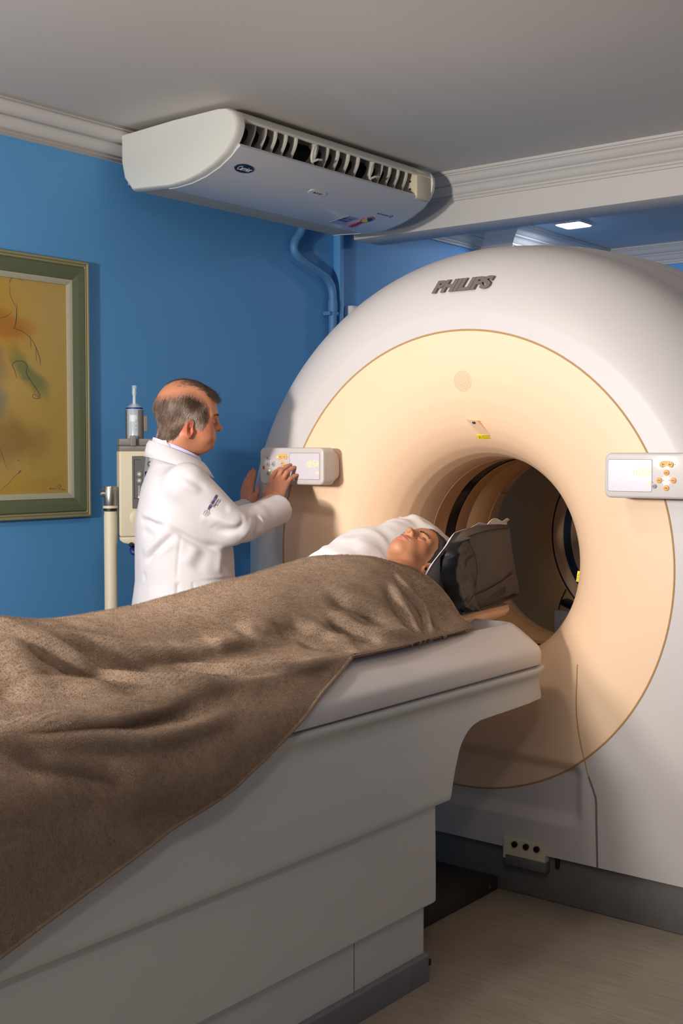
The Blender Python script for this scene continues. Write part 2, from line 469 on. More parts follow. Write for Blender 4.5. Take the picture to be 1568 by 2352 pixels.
# the split line of the lower right front panel
pts = [(1.826, 0.795), (1.822, 0.74), (1.819, 0.68), (1.812, 0.62), (1.796, 0.55), (1.778, 0.49), (1.768, 0.455), (1.746, 0.40), (1.738, 0.37), (1.736, 0.30), (1.733, 0.22), (1.731, 0.158)]
pth = [(float(front_x(p[0] - GY, p[1] - GZ)) - 0.0005, p[0], p[1]) for p in spline([(a, b, 0) for a, b in pts], 6)]
k = int(len(pth) * 0.56)
tube('panel_seam', pth[:k + 1], 0.0022, M['beige_dark'], scanner, n=6)
tube('panel_seam', pth[k:], 0.0036, M['base_grey'], scanner, n=6)

# cable socket niche at the foot of the front
cb = thing('x', (0, 0, 0), None, None) if False else None
niche = box('socket_plate', (3.494, 1.915, 0.135), (3.524, 2.066, 0.192), M['inj'], scanner)
box('socket_hood', (3.490, 1.912, 0.102), (3.523, 2.066, 0.136), M['skirt_grey'], scanner, bev=0.002)
box('niche_cheek', (3.486, 2.062, 0.125), (3.523, 2.069, 0.196), M['cover'], scanner)
for y, lab in ((2.028, 'ETHER'), (1.985, 'CAMERA'), (1.945, 'VIDEO')):
    mx = frame((0, 1, 0), (0, 0, 1), (-1, 0, 0), (3.494, y, 0.176))
    sk = lathe('socket', [(0.010, 0.0), (0.010, 0.008), (0.006, 0.008), (0.006, 0.003), (0.0, 0.003)], M['dark'], scanner, mx, 20)
box('latch_tab', (3.511, 1.876, 0.118), (3.524, 1.888, 0.152), M['dark'], scanner, bev=0.002)

# maker's letters on the dome
LV, LF = text_mesh('PHILIPS', 0.062, 0.0, shear=0.22, offset=0.0035, space=0.98)
def emboss(v, f, yc, zc, w, h, depth, name, m, parent, lift=0.0):
    """lay flat letters (x right as seen from the front, y up) on the front cover, depth proud of it"""
    v = np.array(v)
    x0, x1, y0, y1 = v[:, 0].min(), v[:, 0].max(), v[:, 1].min(), v[:, 1].max()
    yy = yc - ((v[:, 0] - (x0 + x1) / 2) / (x1 - x0)) * w
    zz = zc + ((v[:, 1] - (y0 + y1) / 2) / (y1 - y0)) * h
    xx = front_x(yy - GY, zz - GZ)
    top = np.stack([xx - depth, yy, zz], 1); bot = np.stack([xx + 0.001 - lift, yy, zz], 1)
    n = len(v); ed = {}
    for q in f:
        for a, b in zip(q, q[1:] + q[:1]): ed[(a, b)] = ed.get((a, b), 0) + 1
    F = [tuple(q[::-1]) for q in f]
    for (a, b) in ed:
        if (b, a) not in ed: F.append((a, b, b + n, a + n))
    return meshobj(name, np.concatenate([top, bot]), F, m, parent, smooth=False)
emboss(LV, LF, 2.268, 2.050, 0.236, 0.046, 0.013, 'maker_lettering', M['logo_grey'], scanner)

# speaker holes
V = []; F = []
for kr in range(8):
    rad = 0.0045 + 0.0042 * kr; nn = max(4, int(2 * PI * rad / 0.0060))
    for q in range(nn):
        a = 2 * PI * (q + 0.5 * (kr % 2)) / nn
        y, z = 2.258 + rad * math.cos(a), 1.7215 + rad * math.sin(a)
        b = len(V)
        for e in range(6):
            yy, zz = y + 0.0013 * math.cos(e * PI / 3), z + 0.0013 * math.sin(e * PI / 3)
            V.append((float(front_x(yy - GY, zz - GZ)) - 0.0006, yy, zz))
        F.append(tuple(range(b, b + 6)))
meshobj('speaker_holes', V, F, M['beige_dark'], scanner, smooth=False)

# laser port: a wedge-shaped hood with a dark lens
fx = lambda y, z: float(front_x(y - GY, z - GZ))
a0, a1 = (2.262, 1.592), (2.218, 1.588)
b0, b1 = (2.236, 1.538), (2.196, 1.538)
V = [(fx(*a0) - .001, *a0), (fx(*a1) - .001, *a1), (fx(*b1) - .001, *b1), (fx(*b0) - .001, *b0),
     (fx(2.246, 1.586) + .0, 2.246, 1.586), (fx(2.228, 1.584) + 0., 2.228, 1.584)]
V[0] = (V[0][0] - 0.017, V[0][1], V[0][2]); V[1] = (V[1][0] - 0.017, V[1][1], V[1][2])
meshobj('laser_hood', [V[0], V[1], V[2], V[3], (fx(*a0) + .01, a0[0], a0[1]), (fx(*a1) + .01, a1[0], a1[1])],
        [(0, 1, 2, 3), (4, 5, 1, 0), (0, 3, 4), (1, 5, 2)], M['beige'], scanner, smooth=False, recalc=True)
hood_n = Vector((-1, 0, 0.32)).normalized()
mx = frame(Vector((0, -1, 0)), hood_n.cross(Vector((0, -1, 0))), hood_n, (fx(2.232, 1.580) - 0.0165, 2.234, 1.582))
prism('laser_lens', circle_pts(0.006, 14), -0.001, 0.002, M['dark'], scanner, mx)

def warning_label(y, z, w, h, horizontal=True):
    mx = frame((0, -1, 0), Vector((fx(y, z + .005) - fx(y, z - .005), 0, .01)).normalized(), Vector((-.01, 0, fx(y, z + .005) - fx(y, z - .005))).normalized(), (fx(y, z) - 0.0012, y, z))
    lb = prism('warning_label', rrect(w, h, 0.002), -0.002, 0.0006, M['yellow'], scanner, mx)
    s = min(w, h)
    cx = -w / 2 + s * .62 if horizontal else 0; cy = 0 if horizontal else h / 2 - s * .6
    bm = bmesh.new()
    R = s * .42
    out = [(cx + R * math.cos(a), cy - R * .2 + R * math.sin(a)) for a in (PI / 2, PI / 2 + 2 * PI / 3, PI / 2 + 4 * PI / 3)]
    inn = [(cx + R * .72 * math.cos(a), cy - R * .2 + R * .72 * math.sin(a)) for a in (PI / 2, PI / 2 + 2 * PI / 3, PI / 2 + 4 * PI / 3)]
    o = [bm.verts.new((p[0], p[1], 0.0009)) for p in out]; i_ = [bm.verts.new((p[0], p[1], 0.0009)) for p in inn]
    for k in range(3): bm.faces.new((o[k], o[(k + 1) % 3], i_[(k + 1) % 3], i_[k]))
    bm.faces.new([bm.verts.new((p[0], p[1], 0.0009)) for p in circle_pts(R * .16, 8, cx, cy - R * .2)])
    if horizontal:
        x0, x1, y0, y1 = cx + R * 1.15, w / 2 - .003, -h / 2 + .0025, h / 2 - .0025
    else:
        x0, x1, y0, y1 = -w / 2 + .002, w / 2 - .002, -h / 2 + .003, cy - R * 1.2
    for q in range(4):
        yy = y0 + (y1 - y0) * (q + .5) / 4
        bm.faces.new([bm.verts.new(p) for p in ((x0 + .002, yy - .0004, .0009), (x1 - .002, yy - .0004, .0009), (x1 - .002, yy + .0004, .0009), (x0 + .002, yy + .0004, .0009))])
    for p, q in (((x0, y0), (x1, y0 + .0006)), ((x0, y1 - .0006), (x1, y1)), ((x0, y0), (x0 + .0006, y1)), ((x1 - .0006, y0), (x1, y1))):
        bm.faces.new([bm.verts.new((a, b, .0009)) for a, b in ((p[0], p[1]), (q[0], p[1]), (q[0], q[1]), (p[0], q[1]))])
    for v in bm.verts: v.co = mx @ v.co
    bmobj('label_print', bm, M['ink'], lb, smooth=False)
warning_label(2.2175, 1.5325, 0.072, 0.019)
warning_label(1.8985, 1.064, 0.019, 0.036, False)
box('sensor_window', (fx(1.893, 1.089) - .002, 1.886, 1.084), (fx(1.893, 1.089) + .01, 1.900, 1.093), M['dark'], scanner, bev=0.001)

# ------------------------------------------------------------------ control panels on the gantry front
SEG = {'1': 'bc', '8': 'abcdefg', '5': 'afgcd'}
def seven_seg(bm, ch, x, y, w, h, t, z):
    sl = 0.10
    def bar(p, q, hz):
        a, b = (p[0], p[1]), (q[0], q[1])
        if hz: P4 = [(a[0] + t * .6, a[1] - t / 2), (b[0] - t * .6, b[1] - t / 2), (b[0] - t * .6, b[1] + t / 2), (a[0] + t * .6, a[1] + t / 2)]
        else: P4 = [(a[0] - t / 2, a[1] + t * .6), (a[0] + t / 2, a[1] + t * .6), (b[0] + t / 2, b[1] - t * .6), (b[0] - t / 2, b[1] - t * .6)]
        bm.faces.new([bm.verts.new((px + (py - y) * sl, py, z)) for px, py in P4])
    g = {'a': ((x, y + h), (x + w, y + h), 1), 'g': ((x, y + h / 2), (x + w, y + h / 2), 1), 'd': ((x, y), (x + w, y), 1),
         'f': ((x, y + h / 2), (x, y + h), 0), 'b': ((x + w, y + h / 2), (x + w, y + h), 0), 'e': ((x, y), (x, y + h / 2), 0), 'c': ((x + w, y), (x + w, y + h / 2), 0)}
    for s_ in SEG[ch]: bar(*g[s_])

def control_panel(y_left, width, zc, flip):
    """y_left: the viewer's left end.  Local frame: x to the viewer's right (-Y), y up, z towards the viewer (-X)."""
    h = 0.136; d0, d1 = 3.508, 3.400
    mx = frame((0, -1, 0), (0, 0, 1), (-1, 0, 0), (d1, y_left - width / 2, zc))
    bm = bmesh.new(); prev = None
    for ins, z in ((0.0, -0.062), (0.0, -0.0075), (0.0006, -0.0045), (0.0022, -0.0020), (0.0048, -0.0005), (0.008, 0.0)):
        cur = [bm.verts.new((p[0], p[1], z)) for p in rrect(width - 2 * ins, h - 2 * ins, 0.021 - ins, 8)]
        if prev:
            for i in range(len(cur)): bm.faces.new((prev[i], prev[(i + 1) % len(cur)], cur[(i + 1) % len(cur)], cur[i]))
        else: bm.faces.new(cur[::-1])
        prev = cur
    bm.faces.new(prev)
    for v in bm.verts: v.co = mx @ v.co
    pan = bmobj('control_panel', bm, M['panel'], scanner)
    # bracket behind: tapers back to the cover
    bm = bmesh.new()
    a = rrect(width - .008, h - .006, 0.020, 8); b = rrect(width - .03, h - .03, 0.03, 8)
    A = [bm.verts.new((p[0], p[1], -0.062)) for p in a]; B = [bm.verts.new((p[0] + (0.0 if flip else 0.0), p[1], -0.112)) for p in b]
    for i in range(len(A)): bm.faces.new((A[i], A[(i + 1) % len(A)], B[(i + 1) % len(A)], B[i]))
    for v in bm.verts: v.co = mx @ v.co
    bmobj('panel_bracket', bm, M['panel'], pan)
    X = (lambda u: u - width / 2)
    P = (lambda u, v, z=0.0: mx @ Matrix.Translation((X(u), v, z)))
    # display
    s0 = 0.155 if flip else 0.013
    sw, sh = 0.140, 0.094
    if flip: s0 = width - 0.022 - sw + 0.004
    cx = s0 + sw / 2
    bm = bmesh.new()
    o = rrect(sw + .003, sh + .003, 0.005); i_ = rrect(sw, sh, 0.004)
    oo = [bm.verts.new((p[0], p[1], 0.0002)) for p in o]; ii = [bm.verts.new((p[0], p[1], -0.0016)) for p in i_]
    prism('display_rim', rrect(sw + .003, sh + .003, 0.005), -0.001, 0.0004, M['inj_grey'], pan, P(cx, 0))
    bm.free()
    dsp = prism('display', rrect(sw, sh, 0.004), -0.001, 0.0008, M['screen'], pan, P(cx, 0))
    bm = bmesh.new()
    x0 = 0.004
    for q, ch in enumerate('185'): seven_seg(bm, ch, x0 + q * 0.0175 + (0.0 if q else 0.0), -0.003, 0.0095, 0.022, 0.0024, 0.0013)
    ix = x0 + 0.049
    def rect(x, y, w, h_): bm.faces.new([bm.verts.new((a, b, 0.0013)) for a, b in ((x, y), (x + w, y), (x + w, y + h_), (x, y + h_))])
    rect(ix, 0.0165, 0.013, 0.0009); rect(ix, 0.0015, 0.013, 0.0009); rect(ix, 0.008, 0.0145, 0.0022); rect(ix + .006, 0.002, 0.0014, 0.014); rect(ix + .012, 0.009, .003, .004)
    rect(ix, -0.026, 0.0150, 0.0024); rect(ix + .004, -0.022, .003, .002); rect(ix + .0085, -0.022, .003, .002); rect(ix + .013, -.024, .002, .005)
    for v in bm.verts: v.co = P(cx, 0) @ v.co
    bmobj('digits', bm, M['digit'], dsp, smooth=False)
    # keys
    kx = (s0 - 0.035) if flip else (s0 + sw + 0.046)
    def key(u, v, m, r=0.0088):
        k = lathe('key', [(r, -0.001), (r, 0.002), (r * .8, 0.0032), (0, 0.0036)], m, pan, P(u, v), 24)
        bm = bmesh.new()
        for a in ((-.005, -.001, .010, .0012), (-.002, .0012, .005, .0009)):
            bm.faces.new([bm.verts.new(P(u, v) @ Vector((x, y, .0039))) for x, y in ((a[0], a[1]), (a[0] + a[2], a[1]), (a[0] + a[2], a[1] + a[3]), (a[0], a[1] + a[3]))])
        bmobj('key_symbol', bm, M['ink'], k, smooth=False)
    # double key (kidney shape)
    arc = [(0.0215 * math.sin(a) * 1.0, 0.021 * math.cos(a) - 0.0145) for a in np.linspace(-0.78, 0.78, 9)]
    inn = [(0.0110 * math.sin(a), 0.0085 * math.cos(a) - 0.0140) for a in np.linspace(0.9, -0.9, 7)]
    kid = [(-.0205, .002), (-.018, .006), (-.010, .0095), (0, .0105), (.010, .0095), (.018, .006), (.0205, .002), (.021, -.004), (.017, -.0092), (.011, -.0092), (.006, -.006), (0, -.005), (-.006, -.006), (-.011, -.0092), (-.017, -.0092), (-.021, -.004)]
    kk = prism('double_key', [(p[0], p[1]) for p in spline([(a, b, 0) for a, b in kid + kid[:1]], 3)][:-1], -0.001, 0.0032, M['btn_orange'], pan, P(kx, 0.0345), bev=0.0008)
    bm = bmesh.new()
    for sx in (-.013, .007):
        for a in ((sx, -.001, .009, .0012), (sx + .002, -.005, .0012, .006)):
            bm.faces.new([bm.verts.new(P(kx, 0.0345) @ Vector((x, y, .0036))) for x, y in ((a[0], a[1]), (a[0] + a[2], a[1]), (a[0] + a[2], a[1] + a[3]), (a[0], a[1] + a[3]))])
    bmobj('key_symbol', bm, M['ink'], kk, smooth=False)
    cyc = -0.0130
    cross = [(-.008, .024), (.008, .024), (.009, .009), (.022, .008), (.022, -.008), (.009, -.009), (.008, -.024), (-.008, -.024), (-.009, -.009), (-.022, -.008), (-.022, .008), (-.009, .009)]
    prism('key_field', cross, -0.001, 0.0004, M['panel_light'] if flip else M['screen'], pan, P(kx, cyc))
    key(kx, cyc + .0225, M['btn_orange']); key(kx, cyc - .0225, M['btn_orange']); key(kx - .0215, cyc, M['btn_orange']); key(kx + .0215, cyc, M['btn_orange'])
    def led(u, v, m=M['ledg'], r=0.0022): prism('indicator', circle_pts(r, 10), -0.001, 0.0012, m, pan, P(u, v))
    led(kx - .0265, .0335); led(kx, cyc + .0098); led(kx, cyc - .0098)
    led(kx - .009, cyc, M['ink'], .001); led(kx + .009, cyc, M['ink'], .001); led(kx + .026, .0335, M['ink'], .001)
    if flip:
        for v in (.029, .007, -.027): key(kx - .071, v, M['btn_grey'])
        key(kx - .046, .007, M['btn_grey'])
        led(kx - .066, -.0165)
        for v in (.0385, .0165): led(kx - .065, v, M['ink'], .001)
        led(kx - .040, .0165, M['ink'], .001)
        bm = bmesh.new(); add_box(bm, (-.003, -.006, -.001), (.003, .006, .003), .001, mtx=P(kx - .095, -.006))
        bmobj('stop_key', bm, M['red'], pan)
    else:
        key(kx - .0365, cyc - .018, M['btn_grey'], 0.0066)
        led(kx - .0425, cyc - .0065, M['ink'], .001)
    return pan
control_panel(1.672, 0.30, 1.4100, False)
control_panel(3.082, 0.308, 1.4290, True)

# ------------------------------------------------------------------ second gantry close behind, seen through the bore
rear = thing('rear_gantry', (5.4, GY, 0), 'second scanner ring with a blue bore edge, seen through the front bore', 'scanner')
lathe('face_plate', [(0.425, 4.955), (0.44, 4.948), (0.56, 4.945), (0.90, 4.950)], M['tan_face'], rear, AX, 120, cap=False)
LA = np.linspace(math.radians(20), math.radians(160), 70); LV_ = []
for a in LA: LV_ += [(4.475, GY + .98 * math.cos(a), GZ + .98 * math.sin(a)), (4.925, GY + .98 * math.cos(a), GZ + .98 * math.sin(a))]
meshobj('gap_light_block', LV_, grid_faces(70, 2), M['cover'], rear)  # unseen arc added to keep stray light off the face plate
tube('bore_gap', ring_path(0.424, 4.958), 0.004, M['black'], rear, n=8, closed=True)
lathe('bore_lip', [(0.420, 4.958), (0.405, 4.962), (0.390, 4.975), (0.385, 4.99)], M['beige'], rear, AX, 120, cap=False)
lathe('blue_band', [(0.385, 4.990), (0.374, 5.005), (0.368, 5.03)], M['badge_blue'], rear, AX, 120, cap=False)
lathe('bore_liner', [(0.368, 5.03), (0.362, 5.06), (0.360, 5.75)], M['liner'], rear, AX, 120, cap=False)
for dy, top in ((0.365, -0.21),):
    pth = [(4.943, GY + y, GZ + z) for y, z in spline([(0.345, -0.25, 0), (0.375, -0.31, 0), (0.385, -0.38, 0), (0.395, -0.46, 0), (0.42, -0.6, 0)], 8) for y, z in [(y, z)]] if False else \
          [(4.944, GY + p[0], GZ + p[1]) for p in spline([(0.345, -0.25, 0), (0.372, -0.31, 0), (0.386, -0.38, 0), (0.398, -0.46, 0), (0.42, -0.62, 0)], 8)]
    tube('panel_seam', pth, 0.0028, M['dark'], rear, n=6)
V = []; prof = [(4.954, -0.42), (4.954, -0.30), (4.956, -0.10), (4.975, -0.03), (5.03, 0.0), (5.66, 0.0), (5.73, -0.03), (5.75, -0.10)]
for i, th in enumerate(TH[::4]):
    c, s = math.cos(th), math.sin(th); R_ = min(ro[i * 4] * .95, (GZ - 0.02) / max(-s, 1e-6)) if s < 0 else ro[i * 4] * .95
    V.append((4.953, GY + .60 * c, GZ + .60 * s))
    for x, d in prof: V.append((x, GY + max(R_ + d, .605) * c, GZ + max(R_ + d, .605) * s))
    V.append((5.75, GY + .36 * c, GZ + .36 * s))
meshobj('housing', V, grid_faces(len(TH[::4]), len(prof) + 2, wrap_u=True), M['cover'], rear, recalc=True)
box('plinth', (5.02, GY - 1.0, 0.0), (5.70, GY + 1.0, 0.17), M['skirt_grey'], rear, bev=0.006)
mx = frame((0, -1, 0), (0, 0, 1), (-1, 0, 0), (5.045, GY + 0.3565, GZ + 0.07))
lb = box('warning_label', (5.20, GY + .352, GZ - .02), (5.245, GY + .358, GZ + .08), M['yellow'], rear)
holder = thing('phantom_holder', (4.86, 2.53, 0.50), 'small white box with dark handle inside the far bore', 'box')
box('case', (4.80, 2.424, 0.50), (4.90, 2.598, 0.780), M['white'], holder, bev=0.008)
bm = bmesh.new(); add_box(bm, (-.03, -.085, -.014), (.03, .05, .014), .006, mtx=frame((1, 0, 0), (0, .95, .31), (0, -.31, .95), (4.85, 2.53, 0.801)))
bmobj('handle', bm, M['dark'], holder)
box('holder_stand', (4.79, 2.41, 0.0), (4.91, 2.60, 0.5), M['cover'], holder, bev=0.01)
# ------------------------------------------------------------------ patient couch
couch = thing('scanner_couch', (2.0, GY, 0), 'long white scanner couch with stepped sides and grey foot', 'couch')
CX0, CX1 = -0.15, 3.432
HALF = GY - 1.87
def couch_ring(half, x1, rad, x0=CX0, n=10, rad0=None):
    """plan outline, anticlockwise from the near foot end"""
    rad0 = rad if rad0 is None else rad0
    out = []
    for cx, cy, a0, r in ((x1 - rad, -half + rad, -90, rad), (x1 - rad, half - rad, 0, rad), (x0 + rad0, half - rad0, 90, rad0), (x0 + rad0, -half + rad0, 180, rad0)):
        for i in range(n + 1):
            a = math.radians(a0 + 90 * i / n); out.append((cx + r * math.cos(a), GY + cy + r * math.sin(a)))
    return out
def loft_rings(name, rings, m, parent, cap0=True, cap1=True, angle=35):
    n = len(rings[0]); V = [p for r in rings for p in r]
    F = grid_faces(len(rings), n, wrap_v=True)
    if cap0: F.append(tuple(range(n))[::-1])
    if cap1: F.append(tuple(range((len(rings) - 1) * n, len(rings) * n)))
    return meshobj(name, V, F, m, parent, angle=angle, recalc=True)
# top cover: vertical rim, slanting shoulder, rounded ridge, shallow tray inside
prof = [(d_ * .82, z_) for d_, z_ in [(0.004, 0.812), (0.0, 0.818), (0.0, 0.848), (0.003, 0.858), (0.010, 0.868), (0.022, 0.879), (0.045, 0.899), (0.070, 0.919), (0.088, 0.932), (0.100, 0.938), (0.112, 0.939), (0.122, 0.934), (0.130, 0.922), (0.134, 0.900), (0.142, 0.888), (0.165, 0.884)]]
rings = []
for d, z in prof:
    rings.append([(x, y, z - (0.0)) for x, y in couch_ring(HALF - d, CX1 - d * 0.75, max(0.075 - d * 0.25, 0.035))])
loft_rings('top_cover', rings, M['couch_top'], couch, cap0=True)
loft_rings('shadow_gap', [[(x, y, z) for x, y in couch_ring(HALF - 0.012, CX1 - 0.012, 0.06)] for z in (0.80, 0.824)], M['base_grey'], couch)
# body shell: side elevation with the cantilever, extruded across with a rounded lip
def under_curve():
    c = [(CX1 - 0.006, 0.722), (CX1 - 0.03, 0.700), (3.21, 0.694), (3.06, 0.694), (2.985, 0.682), (2.93, 0.648), (2.896, 0.600), (2.876, 0.550), (2.866, 0.515), (2.862, 0.500)]
    return [(p[0], p[1]) for p in spline([(a, b, 0) for a, b in c], 6)]
uc = under_curve()
top_edge = [(CX1 - 0.002, 0.78), (CX1 - 0.006, 0.795), (CX1 - 0.014, 0.805)]
outline = [(CX0 + 0.02, 0.805), (CX0, 0.79), (CX0, 0.51), (CX0 + 0.01, 0.496)] + [(x, 0.496) for x in np.linspace(0.2, 2.85, 30)] + uc[::-1] + top_edge
# inset across Y as a function of height: rounded top lip, shallow groove, slight swell
def side_off(z):
    return np.interp(z, [0.49, 0.497, 0.51, 0.60, 0.70, 0.745, 0.765, 0.783, 0.793, 0.801, 0.8055], [0.008, 0.002, 0.0, 0.002, 0.012, 0.020, 0.017, 0.004, 0.001, 0.004, 0.012])
bm = bmesh.new()
for sgn in (-1, 1):
    pass
zs = [0.496] + [round(0.500 + .006 * k_, 4) for k_ in range(32)] + [0.6925, 0.6935, 0.694, 0.6945, 0.696, 0.700, 0.708, 0.72, 0.735, 0.745, 0.755, 0.765, 0.775, 0.783, 0.79, 0.796, 0.801, 0.8055]
xe = []
for z in zs:
    # right-hand end of the shell at height z
    if z >= 0.722: xe.append(CX1 - float(np.interp(z, [0.722, 0.78, 0.795, 0.8055], [0.006, 0.002, 0.006, 0.014])))
    else:
        u = np.array(uc); o = np.argsort(u[:, 1]); xe.append(float(np.interp(z, u[o, 1], np.maximum.accumulate(u[o, 0]))))
# build side sheets as strips: columns along X clipped by the outline end, plus the under-surface
NXC = 60
for sgn in (-1, 1):
    rows = []
    for z, e in zip(zs, xe):
        xs = np.linspace(CX0, e, NXC)
        rows.append([bm.verts.new((x, GY + sgn * (HALF - float(side_off(z)) - max(0, x - (CX1 - 0.045)) ** 2 * 9.0), z)) for x in xs])
    for a, b in zip(rows, rows[1:]):
        for i in range(NXC - 1): bm.faces.new((a[i], a[i + 1], b[i + 1], b[i]))
    if sgn == -1: near = rows
    else: far = rows
for a, b in zip([r[-1] for r in near], [r[-1] for r in near][1:]): pass
for k in range(len(zs) - 1):
    bm.faces.new((near[k][-1], near[k + 1][-1], far[k + 1][-1], far[k][-1]))
    bm.faces.new((near[k][0], near[k + 1][0], far[k + 1][0], far[k][0]))
for i in range(NXC - 1):
    bm.faces.new((near[-1][i], near[-1][i + 1], far[-1][i + 1], far[-1][i])); bm.faces.new((near[0][i], near[0][i + 1], far[0][i + 1], far[0][i]))
bmobj('upper_shell', bm, M['couch'], couch, angle=40)
loft_rings('middle_skirt', [[(x, y, z) for x, y in couch_ring(HALF - 0.015 - d, 2.822 - d, 0.018, x0=-0.08)] for d, z in ((0.02, 0.212), (0.004, 0.213), (0.0, 0.218), (0.0, 0.30), (0.002, 0.505))], M['couch'], couch)
loft_rings('lower_skirt', [[(x, y, z) for x, y in couch_ring(HALF - 0.030 - d, 2.781 - d, 0.014, x0=-0.05)] for d, z in ((0.0, 0.03), (0.0, 0.215))], M['couch'], couch)
loft_rings('foot', [[(x, y, z) for x, y in couch_ring(HALF - 0.012 - d, 2.790 - d, 0.022, x0=-0.07)] for d, z in ((0.0, 0.0), (0.0, 0.066), (0.002, 0.073), (0.008, 0.077), (0.022, 0.078))], M['base_grey'], couch)
box('foot_socket', (2.772, GY - HALF + 0.009, 0.045), (2.780, GY - HALF + 0.018, 0.062), M['dark'], couch, bev=0.001)
box('skirt_joint', (2.452, GY - HALF + 0.0292, 0.078), (2.4545, GY - HALF + 0.034, 0.215), M['base_grey'], couch)
# cradle the patient lies on, running into the bore, and its head support
bm = bmesh.new(); NXS = 24
rows = []
for x in np.linspace(0.3, 3.22, NXS):
    row = []
    for t in np.linspace(-1, 1, 17): row.append((x, GY + 0.225 * t, 0.886 + 0.022 * t * t))
    for t in np.linspace(1, -1, 17): row.append((x, GY + 0.225 * t, 0.872 + 0.022 * t * t))
    rows.append([bm.verts.new(p) for p in row])
for a, b in zip(rows, rows[1:]):
    for k in range(34): bm.faces.new((a[k], a[(k + 1) % 34], b[(k + 1) % 34], b[k]))
bm.faces.new(rows[0]); bm.faces.new(rows[-1])
bmobj('cradle', bm, M['beige'], couch)
hs = []
for k, (d, z) in enumerate(((0.060, 0.908), (0.030, 0.912), (0.010, 0.922), (0.0, 0.938), (0.0, 0.948), (0.003, 0.949), (0.003, 0.951), (0.0, 0.952), (0.004, 0.958), (0.02, 0.963))):
    w, l = 0.168 - d, 0.262 - d
    hs.append([(3.355 + p[0] * 1.0, GY + 0.005 + p[1], z + 0.05 * (p[0]) * 0.35) for p in rrect(2 * l, 2 * w, 0.05, 8)])
loft_rings('head_support', hs, M['beige'], couch)

# ------------------------------------------------------------------ steel plate on the floor by the scanner
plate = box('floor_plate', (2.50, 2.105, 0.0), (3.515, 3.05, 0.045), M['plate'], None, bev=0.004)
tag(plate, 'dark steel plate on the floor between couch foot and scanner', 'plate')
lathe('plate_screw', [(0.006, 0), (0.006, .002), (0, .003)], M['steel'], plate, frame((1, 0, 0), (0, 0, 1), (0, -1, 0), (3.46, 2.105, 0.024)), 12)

# ------------------------------------------------------------------ under-ceiling air conditioner
acu = thing('air_conditioner', (4.14, 3.6, 2.55), 'long white air conditioner hung under the ceiling above the doctor', 'air conditioner')
AX0, AX1 = 3.46, 4.83
END = [(3.917, 2.800), (3.60, 2.812), (3.345, 2.814), (3.300, 2.808), (3.268, 2.790), (3.253, 2.765), (3.250, 2.738), (3.258, 2.705), (3.278, 2.672), (3.315, 2.636), (3.375, 2.602), (3.450, 2.575), (3.530, 2.558), (3.620, 2.551), (3.850, 2.564), (3.900, 2.62), (3.917, 2.69)]
MX = frame((0, 1, 0), (0, 0, 1), (1, 0, 0), (0, 0, 0))
endp = [(p[0], p[1]) for p in END]
for x0, x1, bev in ((AX0, AX0 + 0.045, 0.0), (AX1 - 0.03, AX1, 0.0)):
    bm = bmesh.new()
    sgn = -1 if x0 == AX0 else 1
    pts = [(p[0], p[1]) for p in END]
    c = np.mean(pts, 0)
    outer_x, inner_x = (x0, x1) if sgn < 0 else (x1, x0)
    rr = []
    for dx, sc in ((0.0, 0.955), (0.003, 0.972), (0.009, 0.988), (0.018, 0.998), (0.030, 1.0), (abs(x1 - x0), 1.0)):
        xx = outer_x + (dx if sgn < 0 else -dx)
        rr.append([bm.verts.new((xx, c[0] + (p[0] - c[0]) * sc, c[1] + (p[1] - c[1]) * (sc if True else 1))) for p in pts])
    for a, b in zip(rr, rr[1:]):
        for k in range(len(pts)): bm.faces.new((a[k], a[(k + 1) % len(pts)], b[(k + 1) % len(pts)], b[k]))
    bm.faces.new(rr[0]); bm.faces.new(rr[-1])
    bmobj('end_cap', bm, M['ac'], acu, angle=28)
def strip(name, pts, m, x0=AX0 + 0.04, x1=AX1 - 0.028, th=0.012, parent=None, angle=35):
    """sheet that follows pts (Y,Z), thickness th to the inside, extruded along X"""
    P = [np.array(p) for p in pts]; inn = []
    for i in range(len(P)):
        t = P[min(i + 1, len(P) - 1)] - P[max(i - 1, 0)]; t = t / np.hypot(*t); n_ = np.array([t[1], -t[0]])
        inn.append(P[i] - n_ * th)
    bm = bmesh.new(); add_prism(bm, [tuple(p) for p in P] + [tuple(p) for p in inn[::-1]], x0, x1, MX)
    return bmobj(name, bm, m, parent if parent else acu, angle=angle)
strip('top_lip', [(3.60, 2.810), (3.345, 2.812), (3.300, 2.806), (3.270, 2.789), (3.257, 2.766)], M['ac'])
fp = strip('front_panel', [(3.268, 2.664), (3.283, 2.655), (3.318, 2.628), (3.377, 2.597), (3.452, 2.571), (3.530, 2.555), (3.622, 2.549), (3.665, 2.551)], M['ac_panel'])
strip('bottom_tray', [(3.672, 2.556), (3.850, 2.566), (3.897, 2.62)], M['ac_tray'])
box('back_plate', (AX0 + .04, 3.895, 2.60), (AX1 - .03, 3.912, 2.80), M['ac_tray'], acu)
box('outlet_duct', (AX0 + .05, 3.42, 2.64), (AX1 - .05, 3.60, 2.80), M['black'], acu)
for s_, x in ((1, 3.58), (-1, 4.70)):
    box('hanger', (x - .02, 3.40, 2.805), (x + .02, 3.85, CEIL), M['dark'], acu)
